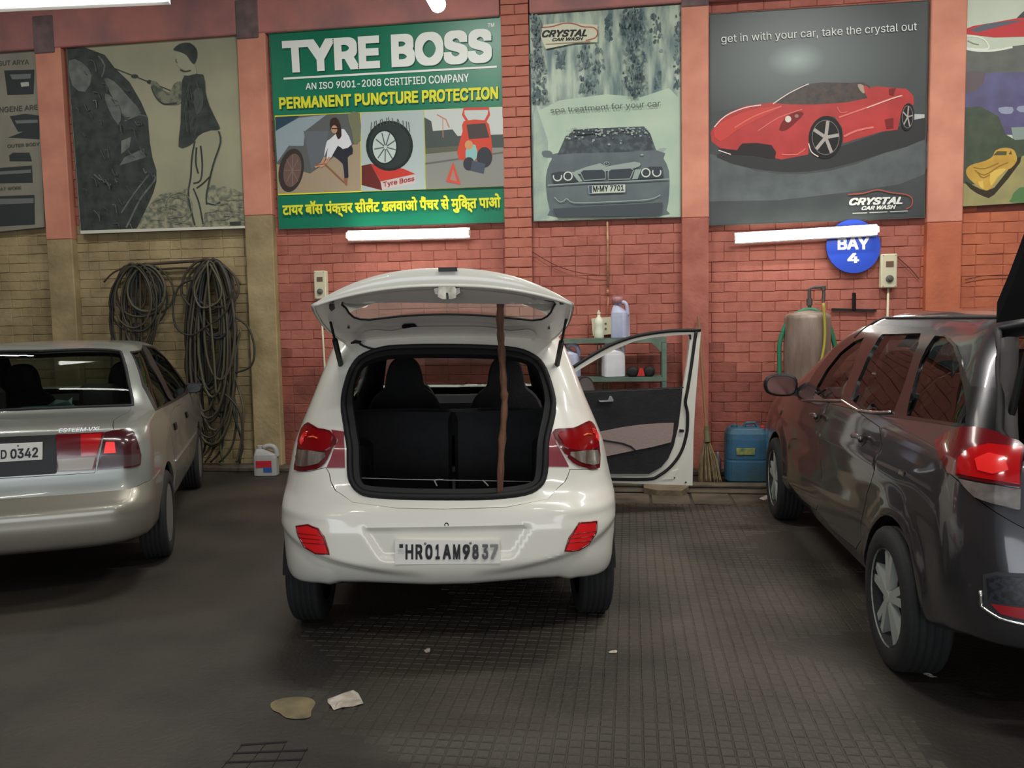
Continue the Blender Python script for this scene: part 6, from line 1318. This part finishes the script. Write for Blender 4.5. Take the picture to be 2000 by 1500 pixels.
# shelf
sg_ = mat('shelf_green', (104, 128, 112), .5, metal=.2, c2=(84, 102, 90), scale=6)
sy0, sy1 = 7.62, 7.96
a = onY((1085, 668), sy0); b = onY((1302, 672), sy0); zt = onY((1200, 662), sy0)[2]; zl_ = onY((1200, 738), sy0)[2]; x0, x1 = b[0]-1.12, b[0]
e = empty('shelf_rack', ((x0+x1)/2, sy0, 0), 'green metal rack with two shelves seen through the open car door', 'shelf')
for x in (x0, x1-.045):
    for yy in (sy0, sy1-.03): MB().box((x, yy, 0), (x+.045, yy+.004, zt)).box((x, yy, 0), (x+.004, yy+.03, zt)).build('post', sg_, e)
for z in (zt, zl_, .35): MB().box((x0, sy0-.003, z-.035), (x1, sy0+.003, z+.004)).box((x0, sy0, z-.004), (x1, sy1, z+.004)).box((x0, sy1-.003, z-.035), (x1, sy1+.003, z)).build('shelf_board', sg_, e)
for z in (zt,):
    for xx, s in ((x1-.045, -1), (x0+.045, 1)): MB().prism([(xx, sy0-.004, z-.03), (xx+s*.10, sy0-.004, z-.03), (xx, sy0-.004, z-.13)], (0, .004, 0)).build('gusset', sg_, e)
for k in range(4): xx = onY((1166+7*k, 700), sy1)[0]; MB().box((xx, sy1-.01, .35), (xx+.012, sy1, zt-.03)).build('back_bar', sg_, e)
def at(px_, yy, z): q = onY(px_, yy); return (q[0], yy, z)
e = empty('bottle', at((1170, 660), 7.72, zt+.004), 'slim white spray bottle on the top shelf, left of the jug', 'bottle')
MB().lathe([(.040, 0), (.046, .01), (.044, .07), (.038, .10), (.045, .13), (.043, .17), (.02, .20), (.014, .205), (.014, .225)], (0, 0, 0), (0, 0, 1), 20).build('body', mat('bottle_white', (218, 222, 200), .4), e, world=False, smooth=True); MB().lathe([(.017, .225), (.017, .245), (.008, .25), (.008, .265)], (0, 0, 0), (0, 0, 1), 14).build('cap', mat('bottle_cap', (206, 214, 190), .4), e, world=False)
j1 = jerrycan('jug', at((1212, 662), 7.74, zt+.004), .155, .15, .34, milk2, 'tall milky jug on the top shelf with a mauve cup turned over its neck', cat='jug', rot=rd(-20))
MB().lathe([(.042, -.03), (.055, .035), (.050, .035), (.038, -.02)], at((1206, 592), 7.74, zt+.355), (0, 0, 1), 18).build('cup', mat('mauve_cup', (170, 120, 124), .4), None, label='mauve plastic cup on the neck of the top shelf jug', cat='cup', smooth=True)
jerrycan('jug', at((1198, 736), 7.73, zl_+.004), .205, .17, .34, milk, 'milky jug in the middle of the lower shelf', cat='jug', rot=rd(15))
jerrycan('jug', at((1112, 736), 7.73, zl_+.004), .20, .17, .31, milk2, 'milky jug at the left end of the lower shelf beside the white car', cat='jug', rot=rd(-10), capm=mat('cap_pink', (176, 70, 96), .4))
e = empty('goggles', at((1252, 738), 7.70, zl_+.004), 'black pair of goggles with a red bridge lying on the lower shelf', 'goggles')
for s in (-1, 1): MB().lathe([(.045, -.03), (.055, 0), (.045, .03), (.02, .035)], (s*.075, 0, .045), (0, -1, 0), 18).build('eye_cup', rubber, e, world=False, smooth=True)
MB().add([(-.035, -.03, .01), (.035, -.03, .01), (.02, -.035, .075), (-.01, -.035, .085), (-.035, .02, .01), (.035, .02, .01), (.0, .01, .08)], [(0, 1, 2, 3), (1, 5, 6, 2), (5, 4, 6), (4, 0, 3, 6), (3, 2, 6)]).build('bridge', mat('red_plastic', (196, 40, 40), .4), e, world=False)
# broom
bx = onZ((1385, 948)); by = 7.55; t = onY((1364, 618), 7.95); m_ = onY((1380, 842), 7.72); bt_ = onY((1384, 942), 7.50); bt_[2] = .03
e = empty('broom', (bt_[0], bt_[1], 0), 'grass broom with a long pole leaning on the pillar behind the open car door', 'broom')
MB().tube([t, m_], .013, 8).build('handle', mat('bamboo', (134, 96, 70), .7), e)
MB().tube([m_+np.array([0, 0, .05]), m_, m_+np.array([.005, -.03, -.10])], [.022, .028, .030], 10).build('binding', mat('binding', (96, 90, 60), .7), e)
mb = MB()
for k in range(110):
    a = rng.uniform(-1, 1); d = rng.uniform(-1, 1); tip = np.array([bt_[0]+a*.10+.01, bt_[1]+d*.06-.02, rng.uniform(.004, .06)]); s0 = m_+np.array([a*.02, d*.02, -.08]); mb.tube([s0, (s0+tip)/2+np.array([a*.02, d*.01, 0]), tip], .0028, 3)
mb.build('bristles', mat('straw', (116, 100, 66), .8, c2=(90, 78, 50), scale=20), e, kind='stuff')
# blue drum
b = onZ((1456, 932)); b[1] = 7.62; b[0] = onY((1456, 930), 7.62)[0]
e = empty('drum', (b[0], 7.62, 0), 'large scuffed blue plastic jerrycan on the floor against the red wall', 'jerrycan')
blu = mat('drum_blue', (40, 88, 118), .55, c2=(40, 68, 74), scale=3.5, bump=.2)
mb = MB(); n = 24; L_ = []
for k, z in ((.88, 0), (1, .03), (1, .20), (.985, .21), (.985, .22), (1, .23), (1, .40), (.97, .45), (.86, .49), (.80, .50)): L_ += [(k*.185*math.copysign(abs(math.cos(q_))**.45, math.cos(q_)), k*.15*math.copysign(abs(math.sin(q_))**.45, math.sin(q_)), z) for q_ in np.linspace(0, 2*math.pi, n+1)[:-1]]
mb.add(L_, [tuple(range(n-1, -1, -1)), tuple(9*n+i for i in range(n))]+[(r*n+i, r*n+(i+1) % n, r*n+n+(i+1) % n, r*n+n+i) for r in range(9) for i in range(n)]).build('body', blu, e, world=False)
MB().lathe([(.03, .49), (.03, .52), (.002, .525)], (-.10, 0, 0), (0, 0, 1), 14).build('cap', blu, e, world=False); MB().tube([(-.02, 0, .49), (0, 0, .535), (.08, 0, .54), (.11, 0, .49)], .014, 8).build('handle', blu, e, world=False)
MB().lathe([(.022, .49), (.024, .515), (.002, .52)], (.14, -.05, 0), (0, 0, 1), 12).build('spout_cap', mat('red_cap', (176, 50, 40), .5), e, world=False)
MB().box((-.10, -.156, .27), (.06, -.150, .33)).build('label', mat('drum_label', (150, 146, 50), .6, c2=(60, 100, 90), scale=20), e, world=False)
q = onZ((1402, 915)); MB().lathe([(.028, 0), (.032, .01), (.032, .13), (.014, .17), (.014, .20)], (0, 0, 0), (0, 0, 1), 14).build('bottle', mat('clear_bottle', (120, 110, 116), .3, c2=(80, 74, 84), scale=8), None, label='small empty clear bottle on the floor between the broom and blue jerrycan', cat='bottle', smooth=True).location = (onY((1402, 912), 7.75)[0], 7.75, 0.05)
# stone block under the open door
q = [onZ(p_) for p_ in ((1258, 965), (1282, 970), (1332, 971), (1345, 962), (1344, 945), (1256, 945))]
MB().prism([np.array(p_)+np.array([0, 0, .0]) for p_ in q], (0, 0, .055)).build('stone_block', mat('stone', (120, 106, 84), .85, c2=(96, 84, 66), scale=6, bump=.5), None, label='low pale stone block on the floor below the open car door', cat='block')
# litter and stains
def litter(name, pts, h, m, label, cat, cr=.006):
    P = [onZ(p_) for p_ in pts]; c = np.mean(P, 0); mb = MB(); n = len(P); ring2 = [c+(p_-c)*.55+np.array([0, 0, rng.uniform(.3, 1)*h]) for p_ in P]
    v = [np.array([p_[0], p_[1], rng.uniform(.004, .004+cr)]) for p_ in P]+ring2+[c+np.array([0, 0, h*.5])]
    f = [(i, (i+1) % n, n+(i+1) % n, n+i) for i in range(n)]+[(n+i, n+(i+1) % n, 2*n) for i in range(n)]
    return link(name, np.array(v)-np.array([c[0], c[1], 0]), f, m, None, label=label, cat=cat)
def place(o, pts): P = [onZ(p_) for p_ in pts]; c = np.mean(P, 0); o.location = (c[0], c[1], 0); return o
paper = mat('crumpled_paper', (190, 182, 168), .8, c2=(160, 150, 136), scale=30)
pts = [(640, 1368), (655, 1362), (672, 1356), (690, 1352), (700, 1356), (706, 1368), (710, 1378), (690, 1382), (668, 1386), (652, 1390), (646, 1382), (640, 1374)]
place(litter('paper_sheet', pts, .02, paper, 'crumpled dirty white paper lying on the floor in front of the white hatchback', 'paper'), pts)
for pts, nm, lb in (([(828, 1273), (834, 1268), (840, 1268), (840, 1276), (832, 1277)], 'paper_scrap', 'tiny white paper scrap on the floor below the number plate'), ([(1188, 1275), (1196, 1272), (1206, 1273), (1204, 1278), (1190, 1278)], 'paper_scrap', 'small pale leaf-shaped scrap on the tiles right of the white hatchback'),
                    ([(1798, 1315), (1808, 1316), (1822, 1322), (1832, 1324), (1818, 1325), (1804, 1320)], 'paper_scrap', 'thin white scrap on the floor behind the grey people carrier'), ([(1483, 975), (1496, 967), (1503, 974), (1492, 979)], 'paper_scrap', 'white scrap by the front wheel of the grey people carrier'), ([(548, 911), (556, 906), (562, 906), (558, 912)], 'paper_scrap', 'pale scrap on the floor right of the white can')):
    place(litter(nm, pts, .012, paper, lb, 'litter', .003), pts)
def stain(pts, m, z=.0033, n=3):
    P = [onZ(p_, z) for p_ in spl(pts, n)]; from mathutils.geometry import tessellate_polygon
    return link('floor_patch', P, [tuple(t_) for t_ in tessellate_polygon([[Vector((p_[0], p_[1], 0)) for p_ in P]])], m, floor)
stain([(530, 1372), (560, 1362), (600, 1362), (616, 1372), (608, 1388), (606, 1400), (585, 1404), (560, 1402), (545, 1392), (532, 1386)], mat('cement_smear', (128, 116, 84), .85, c2=(92, 84, 64), scale=9))
gj = mat('black_joint', (18, 17, 15), .9)
for a, b in (((432, 1502), (470, 1460)), ((480, 1502), (520, 1452)), ((530, 1502), (556, 1456)), ((578, 1502), (600, 1462)), ((455, 1472), (600, 1466)), ((440, 1490), (590, 1484)), ((470, 1456), (560, 1450))):
    A_, B_ = onZ(a), onZ(b); MB().prism([A_+np.array([0, -.004, 0]), B_+np.array([0, -.004, 0]), B_+np.array([0, .006, 0]), A_+np.array([0, .006, 0])], (0, 0, .0025)).build('floor_joint', gj, floor)
# groups of like things
for base, g_ in (('poster', 'posters hung in a row on the brick wall'), ('tube_light', 'lit tube lights'), ('switch_box', 'beige switch boxes on the wall'), ('hose_bundle', 'hose bundles on the wall rack'),
                 ('jug', 'milky jugs on the green rack'), ('paper_scrap', 'paper scraps on the floor'), ('wire', 'thin wires on the wall'), ('conduit_pipe', 'conduit pipes on the wall')):
    for o in COL.objects:
        if o.parent is None and o.name.split('.')[0] == base and 'category' in o: o['group'] = g_
